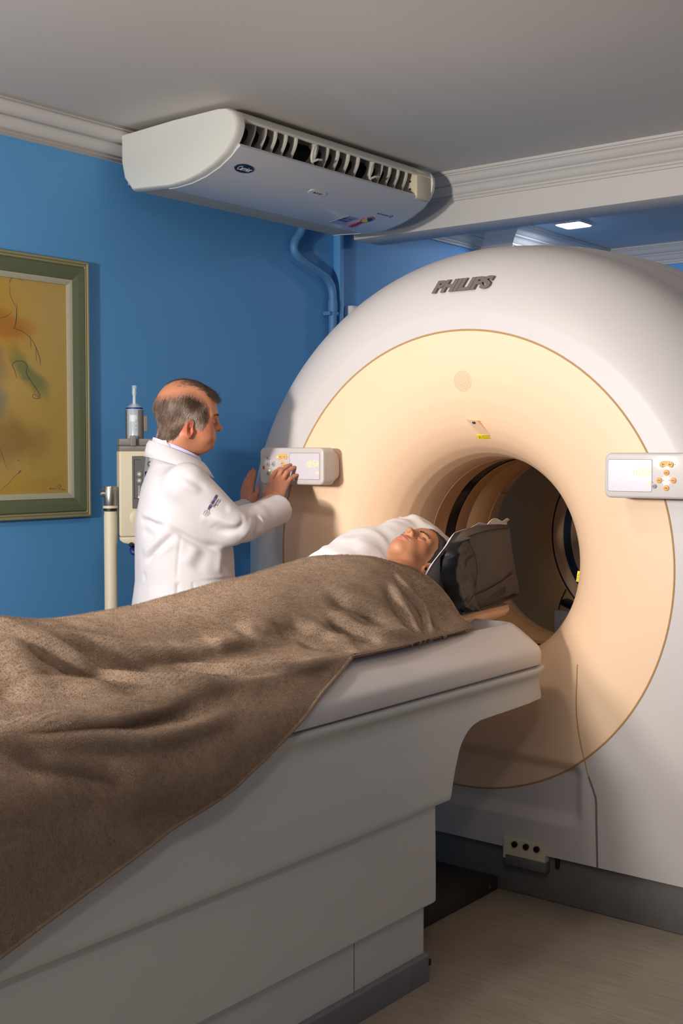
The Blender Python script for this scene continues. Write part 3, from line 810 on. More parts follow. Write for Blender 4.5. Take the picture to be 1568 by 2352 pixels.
# slot side cheeks and the cream end pocket
box('end_pocket', (4.685, 3.262, 2.655), (4.800, 3.46, 2.790), M['inj'], acu, bev=0.012)
for y, z in ((3.30, 2.735), (3.30, 2.70)):
    lathe('screw', [(0.005, 0), (0.005, .003), (0, .004)], M['dark'], acu, frame((0, 0, 1), (0, 1, 0), (-1, 0, 0), (4.684, y, z)), 10)
box('slot_rail', (3.50, 3.285, 2.768), (4.79, 3.30, 2.780), M['louver'], acu, bev=0.003)
def louver(x, lean):
    pr = []
    for t in np.linspace(0, 1, 12):
        z = 2.775 - 0.118 * t
        wdt = 0.013 + 0.030 * sstep(.35, .9, t) + 0.016 * math.exp(-((t - .04) / .09) ** 2)
        y = 3.278 + 0.028 * t + 0.008 * math.sin(t * PI)
        pr.append((y, z, wdt))
    bm = bmesh.new(); A = []; B = []
    for i, (y, z, w) in enumerate(pr):
        t = i / 11
        xo = x + lean * (math.sin(t * PI * 1.7) * 0.010 + 0.004 * t)
        A.append((bm.verts.new((xo - .0035, y, z)), bm.verts.new((xo + .0035, y - .002, z))))
        B.append((bm.verts.new((xo - .0015 + w * .45, y + w * 1.6 + .02, z)), bm.verts.new((xo + .0035 + w * .45, y + w * 1.6 + .02, z))))
    for i in range(11):
        for q, r_ in ((A, A), (B, B)): bm.faces.new((q[i][0], q[i][1], q[i + 1][1], q[i + 1][0]))
        bm.faces.new((A[i][0], A[i + 1][0], B[i + 1][0], B[i][0])); bm.faces.new((A[i][1], B[i][1], B[i + 1][1], A[i + 1][1]))
    bm.faces.new((A[0][0], B[0][0], B[0][1], A[0][1])); bm.faces.new((A[-1][0], A[-1][1], B[-1][1], B[-1][0]))
    bmobj('louver', bm, M['louver'], acu, angle=50)
xs1 = [3.535 + 0.063 * i for i in range(6)]; xs2 = [3.985 + 0.071 * i for i in range(5)]; xs3 = [4.375 + 0.064 * i for i in range(5)]
for x in xs1 + xs2 + xs3: louver(x, 1.0)
for x in (3.945, 4.345):
    pth = [(x + 0.03 * math.sin(a), 3.276 + 0.018 * (1 - math.cos(a)) / 2, 2.715 + 0.052 * math.cos(a)) for a in np.linspace(0.3, PI * 1.75, 22)]
    tube('louver_arm', [(x + .045 - 0.04 * math.sin(a), 3.272 + 0.02 * (1 - math.cos(a)) / 2, 2.718 + 0.053 * math.cos(a)) for a in np.linspace(0.1, PI - .1, 16)], 0.006, M['louver'], acu, n=8)
    tube('louver_arm', [(x + .012, 3.285, 2.690), (x + .03, 3.272, 2.700), (x + .06, 3.275, 2.705)], 0.005, M['louver'], acu, n=8)
# badge, indicator, stickers on the lower panel: frame at a point of the panel
def on_panel(x, y):
    Y = [3.268, 3.283, 3.318, 3.377, 3.452, 3.530, 3.622, 3.665]; Z = [2.664, 2.655, 2.628, 2.597, 2.571, 2.555, 2.549, 2.551]
    z = np.interp(y, Y, Z); z2 = np.interp(y + .004, Y, Z); t = Vector((0, -.004, z - z2)).normalized()
    n = t.cross(Vector((1, 0, 0))) * -1
    xax = Vector((1, 0, 0)); n = xax.cross(t)
    return frame(xax, t, n, Vector((x, y, z)) + n * 0.0005)
# (t runs from the back edge up towards the nose, x along the unit)
b = prism('badge', circle_pts(0.052, 36, ry=0.024), -0.002, 0.003, M['badge_blue'], acu, on_panel(3.610, 3.352), bev=0.0012)
text('badge_lettering', 'Carrier', 0.034, M['white'], on_panel(3.610, 3.352) @ Matrix.Translation((0, 0, 0.0036)), b, width=0.078, extrude=0.0003, shear=0.3)
ind = prism('indicator_window', rrect(0.11, 0.034, 0.0165), -0.002, 0.0012, M['ac'], acu, on_panel(4.10, 3.378))
bm = bmesh.new()
for x, w in ((-.026, .010), (-.008, .006), (.006, .004), (.014, .004), (.022, .004)):
    bm.faces.new([bm.verts.new(p) for p in ((x, -.006, .0018), (x + w, -.006, .0018), (x + w + .003, .006, .0018), (x + .003, .006, .0018))])
for v in bm.verts: v.co = on_panel(4.10, 3.378) @ v.co
bmobj('indicator_marks', bm, M['ink'], ind, smooth=False)
st = on_panel(4.475, 3.520)
stk = prism('energy_sticker', [(-.045, -.060), (.040, -.060), (.055, .040), (-.025, .040)], -.001, .0008, M['label_pale'], acu, st)
bm = bmesh.new()
def q4(x0, y0, x1, y1, z=.0014): bm.faces.new([bm.verts.new((a, b_, z)) for a, b_ in ((x0, y0), (x1, y0), (x1, y1), (x0, y1))])
q4(-.03, .0, .0, .018); q4(-.035, -.022, .035, -.006); q4(.005, .004, .040, .008); q4(.005, .012, .040, .016); q4(-.02, .026, .045, .029)
for v in bm.verts: v.co = st @ v.co
bmobj('sticker_print', bm, M['label_blue'], stk, smooth=False)
st2 = on_panel(4.585, 3.500)
rib = prism('award_sticker', [(-.016, -.085), (0.0, -.074), (.016, -.085), (.016, .0), (-.016, .0)], -.001, .0010, M['label_red'], acu, st2)
prism('sticker_ring', circle_pts(.034, 32, 0, .026), -.001, .0014, M['label_red'], rib, st2)
prism('sticker_disc', circle_pts(.031, 32, 0, .026), -.001, .0017, M['label_pale'], rib, st2)
half = [(0.026 * math.cos(a), .026 + 0.026 * math.sin(a)) for a in np.linspace(-.6, PI - .6, 20)]
prism('sticker_half', half, -.001, .0021, M['badge_blue'], rib, st2)
half = [(0.026 * math.cos(a), .026 + 0.026 * math.sin(a)) for a in np.linspace(PI - .6, 2 * PI - .6, 20)]
prism('sticker_half', half, -.001, .0021, M['yellow'], rib, st2)
text('model_lettering', 'SILENCIOUS', 0.014, M['label_blue'], on_panel(4.615, 3.408), acu, width=0.085, extrude=0.0005)
tube('emblem', [tuple(on_panel(4.675, 3.404) @ Vector((.009 * math.cos(a), .009 * math.sin(a), .0008))) for a in np.linspace(0.4, 2 * PI, 20)], 0.0011, M['label_blue'], acu, n=6)

# ------------------------------------------------------------------ blue-painted drain pipe
pipe = thing('drain_pipe', (4.93, 3.955, 1.0), 'blue painted drain pipe bending down the blue wall', 'pipe')
path = spline([(4.676, 3.945, 2.598), (4.664, 3.952, 2.568), (4.640, 3.962, 2.530), (4.632, 3.965, 2.495), (4.648, 3.965, 2.465), (4.70, 3.965, 2.438), (4.80, 3.965, 2.405), (4.875, 3.965, 2.378), (4.918, 3.965, 2.345), (4.936, 3.965, 2.300), (4.938, 3.965, 2.22), (4.936, 3.965, 2.0), (4.936, 3.965, 1.2), (4.936, 3.965, 0.02)], 8)
tube('conduit', path, 0.0215, M['bluepipe'], pipe, n=16)
tube('coupling', [(4.938, 3.965, 2.262), (4.938, 3.965, 2.205)], 0.0250, M['bluepipe'], pipe, n=16)
box('clip', (4.895, 3.952, 2.185), (4.972, 3.997, 2.205), M['bluepipe'], pipe, bev=0.002)
bx = thing('switch_box', (5.13, 3.97, 2.2), 'small pale grey wall box half hidden behind the scanner', 'wall box')
box('box_body', (5.075, 3.945, 2.10), (5.185, 3.997, 2.25), M['white'], bx, bev=0.004)
box('box_cover', (5.082, 3.940, 2.107), (5.178, 3.947, 2.243), M['white'], bx, bev=0.003)

# ------------------------------------------------------------------ framed painting
art = thing('framed_picture', (2.6, 3.97, 1.2), 'large framed yellow ochre abstract painting on the blue wall', 'painting')
PX0, PX1, PZ0, PZ1 = 1.95, 3.335, 1.212, 2.264
def frame_ring(name, prof, m, parent):
    """prof [(inset, out)] swept round the rectangle; out = distance from the wall"""
    V = []; F = []
    for d, o in prof:
        V += [(PX0 + d, 3.997 - o, PZ0 + d), (PX1 - d, 3.997 - o, PZ0 + d), (PX1 - d, 3.997 - o, PZ1 - d), (PX0 + d, 3.997 - o, PZ1 - d)]
    for k in range(len(prof) - 1):
        for i in range(4): F.append((k * 4 + i, k * 4 + (i + 1) % 4, (k + 1) * 4 + (i + 1) % 4, (k + 1) * 4 + i))
    return meshobj(name, V, F, m, parent, smooth=False, recalc=False)
frame_ring('outer_moulding', [(0.0, 0.0), (0.0, 0.024), (0.004, 0.030), (0.010, 0.030), (0.013, 0.024), (0.016, 0.027), (0.021, 0.027), (0.024, 0.022)], M['frame_gold'], art)
frame_ring('wood_moulding', [(0.024, 0.022), (0.028, 0.028), (0.055, 0.024), (0.078, 0.016), (0.080, 0.012)], M['frame_green'], art)
frame_ring('liner', [(0.080, 0.012), (0.080, 0.016), (0.092, 0.014), (0.102, 0.010), (0.102, 0.004)], M['frame_liner'], art)
def canvas_material():
    m = mat('ochre_canvas', (176, 138, 58), 0.32, coat=0.35, coatr=0.08)
    nt = m.node_tree; L = nt.links; b = nt.nodes['Principled BSDF']
    tc = nt.nodes.new('ShaderNodeTexCoord')
    def blob(cx, cz, sx, sz, rot, col, prev, amt):
        mp = nt.nodes.new('ShaderNodeMapping'); mp.vector_type = 'TEXTURE'
        mp.inputs['Location'].default_value = (cx, 0, cz); mp.inputs['Rotation'].default_value = (0, rot, 0); mp.inputs['Scale'].default_value = (sx, 1, sz)
        n = nt.nodes.new('ShaderNodeTexNoise'); n.inputs['Scale'].default_value = 7; n.inputs['Detail'].default_value = 5
        L.new(tc.outputs['Object'], n.inputs['Vector'])
        n0 = nt.nodes.new('ShaderNodeVectorMath'); n0.operation = 'SUBTRACT'; L.new(n.outputs['Color'], n0.inputs[0]); n0.inputs[1].default_value = (.5, .5, .5)
        n1 = nt.nodes.new('ShaderNodeVectorMath'); n1.operation = 'SCALE'; L.new(n0.outputs[0], n1.inputs[0]); n1.inputs['Scale'].default_value = 0.16
        wv = nt.nodes.new('ShaderNodeVectorMath'); wv.operation = 'ADD'; L.new(n1.outputs[0], wv.inputs[0]); L.new(tc.outputs['Object'], wv.inputs[1])
        L.new(wv.outputs[0], mp.inputs['Vector'])
        sp = nt.nodes.new('ShaderNodeSeparateXYZ'); L.new(mp.outputs['Vector'], sp.inputs[0])
        cb = nt.nodes.new('ShaderNodeCombineXYZ'); L.new(sp.outputs['X'], cb.inputs['X']); L.new(sp.outputs['Z'], cb.inputs['Z'])
        ln = nt.nodes.new('ShaderNodeVectorMath'); ln.operation = 'LENGTH'; L.new(cb.outputs[0], ln.inputs[0])
        mr = nt.nodes.new('ShaderNodeMapRange'); mr.interpolation_type = 'SMOOTHSTEP'; mr.inputs['From Min'].default_value = 0.25; mr.inputs['From Max'].default_value = 1.15
        mr.inputs['To Min'].default_value = amt; mr.inputs['To Max'].default_value = 0.0
        L.new(ln.outputs['Value'], mr.inputs['Value'])
        mx = nt.nodes.new('ShaderNodeMix'); mx.data_type = 'RGBA'; L.new(mr.outputs['Result'], mx.inputs['Factor'])
        if prev is None: mx.inputs['A'].default_value = rgb(188, 156, 78)
        else: L.new(prev, mx.inputs['A'])
        mx.inputs['B'].default_value = rgb(*col); L.new(mx.outputs['Result'], b.inputs['Base Color'])
        return mx.outputs['Result']
    p = None
    for a in ((2.78, 1.97, .34, .26, 0, (196, 142, 28), None, .75), (2.95, 1.98, .13, .06, 0, (172, 104, 10), None, .75), (2.92, 1.52, .26, .13, 0, (130, 98, 56), None, .65), (3.04, 1.80, .17, .05, 0.85, (108, 118, 62), None, .85),
              (2.86, 1.80, .10, .12, 0, (128, 114, 84), None, .7), (2.86, 1.66, .10, .09, 0, (112, 120, 104), None, .75), (2.88, 2.02, .04, .04, 0, (140, 70, 20), None, .5), (2.87, 1.56, .03, .04, 0, (96, 84, 100), None, .6), (3.0, 1.36, .4, .05, 0, (180, 140, 46), None, .5)):
        p = blob(a[0], a[1], a[2], a[3], a[4], a[5], p, a[7])
    return m
cv = meshobj('canvas', [(PX0 + .09, 3.993, PZ0 + .09), (PX1 - .09, 3.993, PZ0 + .09), (PX1 - .09, 3.993, PZ1 - .09), (PX0 + .09, 3.993, PZ1 - .09),
                        (PX0 + .09, 3.999, PZ0 + .09), (PX1 - .09, 3.999, PZ0 + .09), (PX1 - .09, 3.999, PZ1 - .09), (PX0 + .09, 3.999, PZ1 - .09)],
             [(0, 1, 2, 3), (4, 7, 6, 5), (0, 4, 5, 1), (1, 5, 6, 2), (2, 6, 7, 3), (3, 7, 4, 0)], canvas_material(), art, smooth=False)
STROKES = [
 ([(2.99, 2.06), (2.985, 2.0), (2.975, 1.965)], .003), ([(2.965, 1.966), (2.985, 1.964), (3.02, 1.955), (3.05, 1.935)], .0016),
 ([(3.05, 1.937), (3.075, 1.905), (3.095, 1.86), (3.10, 1.83)], .0022), ([(3.05, 1.95), (3.055, 1.89)], .0014), ([(3.078, 1.90), (3.080, 1.845)], .0014),
 ([(2.985, 1.77), (2.975, 1.80), (2.965, 1.825), (2.99, 1.84), (3.02, 1.838), (3.035, 1.82), (3.03, 1.795), (3.055, 1.76), (3.085, 1.725), (3.095, 1.70), (3.075, 1.695), (3.06, 1.70), (3.065, 1.712), (3.09, 1.702)], .0022),
 ([(2.955, 2.14), (2.965, 2.16), (2.99, 2.165), (3.02, 2.155)], .0018), ([(2.955, 2.13), (2.96, 2.09), (2.985, 2.05)], .0012), ([(2.90, 2.0), (2.94, 2.01), (2.965, 2.03)], .0014),
 ([(2.985, 1.445), (2.99, 1.45)], .003), ([(2.985, 1.395), (3.0, 1.41)], .0035), ([(2.90, 1.33), (2.94, 1.36), (2.985, 1.40)], .001),
 ([(2.90, 1.50), (2.915, 1.46), (2.93, 1.42)], .001),
 # signature flourish, lower right
 ([(3.135, 1.330), (3.142, 1.336), (3.140, 1.329), (3.150, 1.334), (3.158, 1.329), (3.166, 1.334), (3.176, 1.330)], .0013),
 ([(3.176, 1.340), (3.188, 1.347), (3.196, 1.341), (3.186, 1.335), (3.184, 1.324)], .0015), ([(3.190, 1.326), (3.200, 1.331), (3.206, 1.325), (3.214, 1.330), (3.218, 1.322)], .0013), ([(3.214, 1.310), (3.218, 1.311)], .0022)]
for pts, w in STROKES:
    sp = [Vector((p[0], 0, p[1])) for p in spline([(a, b_, 0) for a, b_ in pts], 6)]
    bm = bmesh.new(); prev = None
    for i, p in enumerate(sp):
        t = (sp[min(i + 1, len(sp) - 1)] - sp[max(i - 1, 0)]); t = t.normalized() if t.length > 1e-9 else Vector((1, 0, 0)); n = Vector((-t.z, 0, t.x)) * w * .5 * (0.6 + .4 * math.sin(PI * i / (len(sp) - 1)))
        cur = (bm.verts.new((p.x + n.x, 3.9922, p.z + n.z)), bm.verts.new((p.x - n.x, 3.9922, p.z - n.z)))
        if prev: bm.faces.new((prev[0], prev[1], cur[1], cur[0]))
        prev = cur
    bmobj('paint_stroke', bm, M['stroke'], cv, smooth=False)

# ------------------------------------------------------------------ contrast injector on its post
injector = thing('contrast_injector', (3.165, 3.65, 0), 'cream contrast injector with upright syringe on a cream post', 'injector')
px, py = 3.165, 3.655
lathe('post', [(0.0255, 0.03), (0.0255, 1.235), (0.024, 1.238), (0.024, 1.25)], M['inj'], injector, Matrix.Translation((px, py, 0)), 32)
lathe('post_base', [(0.24, 0.0), (0.24, 0.02), (0.22, 0.03), (0.03, 0.05)], M['inj'], injector, Matrix.Translation((px, py - 0.1, 0)), 40)
lathe('post_ring', [(0.024, 1.262), (0.0285, 1.262), (0.0285, 1.272), (0.024, 1.272)], M['inj'], injector, Matrix.Translation((px, py, 0)), 32)
lathe('post_seal', [(0.0262, 1.252), (0.0262, 1.262)], M['dark'], injector, Matrix.Translation((px, py, 0)), 32)
lathe('pivot', [(0.0235, 1.270), (0.0245, 1.272), (0.0245, 1.346), (0.0235, 1.348)], M['steel'], injector, Matrix.Translation((px, py, 0)), 32)
W = Vector((0.80, -0.60, 0)); N = Vector((-0.60, -0.80, 0)); UP = Vector((0, 0, 1))
IO = Vector((px, py, 0)) + W * 0.033
IM = frame(W, UP, N, IO)                      # local: x right, y up, z to the viewer
lathe('pivot_bolt', [(0.013, -.033), (0.013, -0.004), (0.016, -.004), (0.016, .004), (.012, .008)], M['steel'], injector, frame(N, UP, W, Vector((px, py, 1.318)) - N * 0.0) @ Matrix.Translation((0, 0, 0)), 20)
lathe('pivot_bolt', [(0.011, 0.02), (0.011, 0.034), (0.008, 0.038), (0, .038)], M['steel'], injector, frame(N, UP, W * -1, Vector((px, py, 1.318))), 20)
body = prism('body', rrect(0.235, 0.335, 0.008, 4, 0.118, 1.318), -0.10, 0.025, M['inj'], injector, IM, bev=0.006, seg=3)
prism('lower_cap', [(0.001, 1.150), (0.234, 1.150), (0.234, 1.122), (0.20, 1.118), (0.05, 1.118), (0.015, 1.126), (0.003, 1.135)], -0.09, 0.022, M['inj'], injector, IM, bev=0.005)
prism('top_plate', rrect(0.232, 0.020, 0.004, 3, 0.118, 1.4945), -0.095, 0.026, M['inj_grey'], injector, IM, bev=0.002)
prism('top_plate', rrect(0.232, 0.026, 0.004, 3, 0.118, 1.520), -0.095, 0.028, M['inj_grey'], injector, IM, bev=0.002)
prism('syringe_clamp', rrect(0.022, 0.040, 0.004, 3, 0.053, 1.525), 0.02, 0.050, M['inj_grey'], injector, IM, bev=0.003)
key = prism('keypad', rrect(0.17, 0.205, 0.003, 3, 0.135, 1.363), 0.02, 0.0275, M['panel_grey'], injector, IM)
prism('keypad_field', [(0.103, 1.464), (0.219, 1.464), (0.219, 1.262), (0.093, 1.262), (0.092, 1.31), (0.094, 1.38)], 0.02, 0.0283, M['panel_light'], key, IM)
prism('keypad_groove', [(0.057, 1.452), (0.080, 1.452), (0.080, 1.450), (0.059, 1.450), (0.059, 1.300), (0.080, 1.300), (0.080, 1.298), (0.057, 1.298)], 0.02, 0.0281, M['ink'], key, IM)
def disc(name, x, y, r, m, z=0.0300, parent=key): return prism(name, circle_pts(r, 20, x, y), 0.02, z, m, parent, IM)
disc('button', 0.120, 1.435, 0.0125, M['panel_grey']); 
disc('button', 0.077, 1.395, 0.0095, M['btn_grey']); disc('button', 0.077, 1.370, 0.0095, M['btn_grey'])
disc('button', 0.108, 1.336, 0.0105, M['navy']); disc('button', 0.110, 1.285, 0.0105, M['navy'])
for x, y in ((0.120, 1.435), (0.077, 1.395), (0.077, 1.370), (0.108, 1.336)):
    bm = bmesh.new(); add_prism(bm, [(x - .004, y - .003), (x + .004, y - .003), (x + .003, y + .003), (x - .003, y + .003)], 0.029, 0.0306, IM)
    bmobj('button_symbol', bm, M['white'], key)
prism('readout_rim', rrect(0.115, 0.049, .003, 3, 0.156, 1.3815), 0.02, 0.0290, M['navy'], key, IM)
prism('readout', rrect(0.109, 0.043, .002, 3, 0.156, 1.3815), 0.02, 0.0295, M['smoke'], key, IM)
prism('readout_stem', [(0.1192, 1.406), (0.1208, 1.406), (0.1208, 1.423), (0.1192, 1.423)], 0.02, 0.0292, M['navy'], key, IM)
text('maker_lettering', 'MEDRAD', 0.011, M['white'], IM @ Matrix.Translation((0.0765, 1.330, 0.0284)) @ Matrix.Rotation(PI / 2, 4, 'Z'), key, width=0.040)
prism('maker_mark', rrect(0.009, 0.009, .001, 2, 0.0765, 1.305), 0.02, 0.0286, M['white'], key, IM)
lathe('body_swell', [(0.0, 0.006), (0.018, 0.004), (0.026, 0.0)], M['inj'], injector, IM @ Matrix.Translation((0.060, 1.225, 0.0225)) @ Matrix.Scale(1.25, 4, (0, 1, 0)), 24)
lathe('knob', [(0.008, -0.012), (0.010, -0.004), (0.0095, .006), (.006, .012), (0, .013)], M['dark'], injector, IM @ Matrix.Translation((0.045, 1.119, 0.020)), 18)
lathe('knob', [(0.008, -0.012), (0.0095, -0.004), (0.009, .006), (.006, .012), (0, .013)], M['inj_grey'], injector, IM @ Matrix.Translation((0.078, 1.117, 0.020)), 18)
tube('carry_strap', [tuple(IM @ Vector(p)) for p in spline([(0.055, 1.105, 0.0), (0.050, 1.096, 0.01), (0.058, 1.087, .016), (0.10, 1.088, .018), (0.15, 1.092, .018), (0.20, 1.098, .01), (0.205, 1.115, 0)], 6)], 0.0115, M['navy'], injector, n=10)
# syringe and sleeve on top
TM = frame(W, N, UP, IO + W * 0.064 + UP * 1.533 - N * 0.01)
GLASS = mat('clear_polycarbonate', (226, 232, 236), 0.08, trans=0.0, alpha=0.30, coat=0.5)
lathe('syringe_sleeve', [(0.0325, 0.0), (0.0325, 0.118), (0.030, 0.123), (0.012, 0.138)], GLASS, injector, TM, 40, cap=False)
lathe('syringe_barrel', [(0.024, 0.002), (0.024, 0.114), (0.020, 0.122), (0.0068, 0.132), (0.0060, 0.190), (0.0046, 0.200), (0, .200)], mat('syringe_plastic', (196, 212, 222), 0.25, alpha=0.75), injector, TM, 32)
lathe('syringe_cap', [(0.0088, 0.170), (0.0095, 0.172), (0.0095, 0.206), (0.0085, 0.208), (0.0, .208)], GLASS, injector, TM, 20)
lathe('syringe_collar', [(0.0335, 0.116), (0.0338, 0.119), (0.0325, 0.122)], M['navy'], injector, TM, 40, cap=False)
def arc_shell(name, a0, a1, r0, r1, z0, z1, m, parent):
    bm = bmesh.new(); A = np.linspace(a0, a1, 14)
    pts = [(r1 * math.cos(a), r1 * math.sin(a)) for a in A] + [(r0 * math.cos(a), r0 * math.sin(a)) for a in A[::-1]]
    add_prism(bm, pts, z0, z1, TM); return bmobj(name, bm, m, parent)
arc_shell('sleeve_shield', -0.75, 1.25, 0.0335, 0.0355, 0.0, 0.112, M['inj_grey'], injector)
arc_shell('sleeve_shield', 2.75, 3.35, 0.0335, 0.0355, 0.0, 0.112, M['strap'], injector)
sl = arc_shell('syringe_label', 1.3, 2.5, 0.0242, 0.0246, 0.068, 0.092, M['white'], injector)
arc_shell('syringe_label', 1.3, 2.4, 0.0242, 0.0245, 0.095, 0.112, M['label_pale'], injector)
for k in range(9): arc_shell('label_print', 1.36, 1.52, 0.0246, 0.0249, 0.020 + k * .006, 0.020 + k * .006 + .0015 + .0015 * (k % 3), M['ink'], sl)
arc_shell('syringe_label', 1.33, 1.56, 0.0242, 0.0246, 0.015, 0.080, M['white'], injector)
bm = bmesh.new(); add_box(bm, (0.030, -0.012, 0.028), (0.050, 0.012, 0.090), .003, mtx=TM)
bmobj('heater_block', bm, M['inj_grey'], injector)
# ------------------------------------------------------------------ organic modelling: distance fields -> one smooth skin
import openvdb
class Field:
    def __init__(s, lo, hi, h):
        s.lo = np.array(lo, float); s.h = h
        n = [int(math.ceil((hi[i] - lo[i]) / h)) + 1 for i in range(3)]
        ax = [(lo[i] + h * np.arange(n[i])).astype(np.float32) for i in range(3)]
        s.x, s.y, s.z = np.meshgrid(*ax, indexing='ij', sparse=True)
        s.n = n; s.d = np.full(n, 1e3, np.float32)
    def u(s, d, k=0.0):
        if k <= 0: s.d = np.minimum(s.d, d)
        else:
            h = np.maximum(k - np.abs(s.d - d), 0) / k
            s.d = np.minimum(s.d, d) - h * h * k * 0.25
        return s
    def sub(s, d, k=0.0):
        d = -d
        if k <= 0: s.d = np.maximum(s.d, d)
        else:
            h = np.maximum(k - np.abs(s.d - d), 0) / k
            s.d = np.maximum(s.d, d) + h * h * k * 0.25
        return s
    def pts(s): return s.x, s.y, s.z
    def ell(s, c, r, rz=0.0, ry=0.0, rx=0.0):
        px, py, pz = s.x - c[0], s.y - c[1], s.z - c[2]
        if rz: a, b = math.cos(-rz), math.sin(-rz); px, py = px * a - py * b, px * b + py * a
        if ry: a, b = math.cos(-ry), math.sin(-ry); px, pz = px * a + pz * b, -px * b + pz * a
        if rx: a, b = math.cos(-rx), math.sin(-rx); py, pz = py * a - pz * b, py * b + pz * a
        k0 = np.sqrt((px / r[0]) ** 2 + (py / r[1]) ** 2 + (pz / r[2]) ** 2)
        k1 = np.sqrt((px / r[0] ** 2) ** 2 + (py / r[1] ** 2) ** 2 + (pz / r[2] ** 2) ** 2) + 1e-9
        return k0 * (k0 - 1) / k1
    def cap(s, a, b, r1, r2=None):
        r2 = r1 if r2 is None else r2
        a = np.array(a, float); ba = np.array(b, float) - a
        px, py, pz = s.x - a[0], s.y - a[1], s.z - a[2]
        h = np.clip((px * ba[0] + py * ba[1] + pz * ba[2]) / (ba @ ba), 0, 1)
        return np.sqrt((px - h * ba[0]) ** 2 + (py - h * ba[1]) ** 2 + (pz - h * ba[2]) ** 2) - (r1 + (r2 - r1) * h)
    def chain(s, pts, rs, k=0.01):
        for i in range(len(pts) - 1): s.u(s.cap(pts[i], pts[i + 1], rs[i], rs[i + 1]), k if i else 0.0)
    def mesh(s, relax=2):
        g = openvdb.FloatGrid(1.0e3); g.copyFromArray(np.ascontiguousarray(np.clip(s.d / s.h, -4, 4)), tolerance=0.0)
        v, q = g.convertToQuads(0.0)
        v = np.array(v, float); q = np.array(q)
        if relax: v = laplace(v, q, relax)
        return s.lo + v * s.h, q
def laplace(v, q, it, lam=0.5):
    e = np.concatenate([q[:, [0, 1]], q[:, [1, 2]], q[:, [2, 3]], q[:, [3, 0]]]); e = np.concatenate([e, e[:, ::-1]])
    n = np.bincount(e[:, 0], minlength=len(v))[:, None].astype(float); n[n == 0] = 1
    for k in range(it):
        for l in (lam, -lam * 1.04):
            a = np.stack([np.bincount(e[:, 0], weights=v[e[:, 1], i], minlength=len(v)) for i in range(3)], 1) / n
            v = v + l * (a - v)
    return v
def vnormals(v, q):
    n = np.cross(v[q[:, 2]] - v[q[:, 0]], v[q[:, 3]] - v[q[:, 1]])
    out = np.zeros_like(v)
    for i in range(4): 
        for c in range(3): out[:, c] += np.bincount(q[:, i], weights=n[:, c], minlength=len(v))
    return out / (np.linalg.norm(out, axis=1, keepdims=True) + 1e-12)
def np_mesh(name, v, q, m, parent, col=None, angle=None):
    me = bpy.data.meshes.new(name)
    q = np.asarray(q); k = q.shape[1]
    me.vertices.add(len(v)); me.vertices.foreach_set('co', np.asarray(v, np.float32).ravel())
    me.loops.add(q.size); me.loops.foreach_set('vertex_index', q.ravel().astype(np.int32))
    me.polygons.add(len(q)); me.polygons.foreach_set('loop_start', np.arange(0, q.size, k, dtype=np.int32)); me.polygons.foreach_set('loop_total', np.full(len(q), k, np.int32))
    me.update(calc_edges=True); me.validate()
    if col is not None:
        a = me.color_attributes.new('tone', 'FLOAT_COLOR', 'POINT')
        c4 = np.ones((len(v), 4), np.float32); c4[:, :3] = col; a.data.foreach_set('color', c4.ravel())
    return link(name, me, m, parent, True, angle)
def srgb_arr(c): return np.array([lin(x) for x in c])
def noise3(p, scale, seed=0):
    """cheap smooth value noise, -1..1"""
    p = np.asarray(p, float) * scale + 57.3 * (seed + 1)
    i = np.floor(p).astype(np.int64); f = p - i; f = f * f * (3 - 2 * f); out = 0
    for dx in (0, 1):
        for dy in (0, 1):
            for dz in (0, 1):
                h = (i[:, 0] + dx) * 374761393 + (i[:, 1] + dy) * 668265263 + (i[:, 2] + dz) * 2147483647 + seed * 974711
                h = (h ^ (h >> 13)) * 1274126177; h = (h ^ (h >> 16)) & 0xffff
                w = (f[:, 0] if dx else 1 - f[:, 0]) * (f[:, 1] if dy else 1 - f[:, 1]) * (f[:, 2] if dz else 1 - f[:, 2])
                out = out + w * (h / 32767.5 - 1)
    return out
def polyline_dist(v, pts, steps=40):
    P = np.array(spline(pts, max(2, steps // max(1, len(pts) - 1))))
    a, b = P[:-1], P[1:]; d = np.full(len(v), 1e9); tt = np.zeros(len(v))
    L = np.concatenate([[0], np.cumsum(np.linalg.norm(b - a, axis=1))]); 
    for i in range(len(a)):
        ba = b[i] - a[i]; h = np.clip(((v - a[i]) @ ba) / (ba @ ba + 1e-12), 0, 1)
        q = np.linalg.norm(v - a[i] - h[:, None] * ba, axis=1); w = q < d
        d = np.where(w, q, d); tt = np.where(w, (L[i] + h * (L[i + 1] - L[i])) / L[-1], tt)
    return d, tt
def creases(v, n, lst):
    """lst of (points, amount, width): amount>0 raises a fold, <0 cuts a groove"""
    off = np.zeros(len(v))
    for pts, amt, wd in lst:
        d, t = polyline_dist(v, pts)
        off += amt * np.exp(-(d / wd) ** 2) * np.sin(np.clip(np.minimum(t, 1 - t) * 3.4, 0, 1) * PI / 2) ** 1.5
    return v + n * off[:, None]

SKIN = mat('skin_tone', (200, 150, 120), 0.48, spec=0.4, sss=0.08, attr='tone', bump=(420, 0.10))

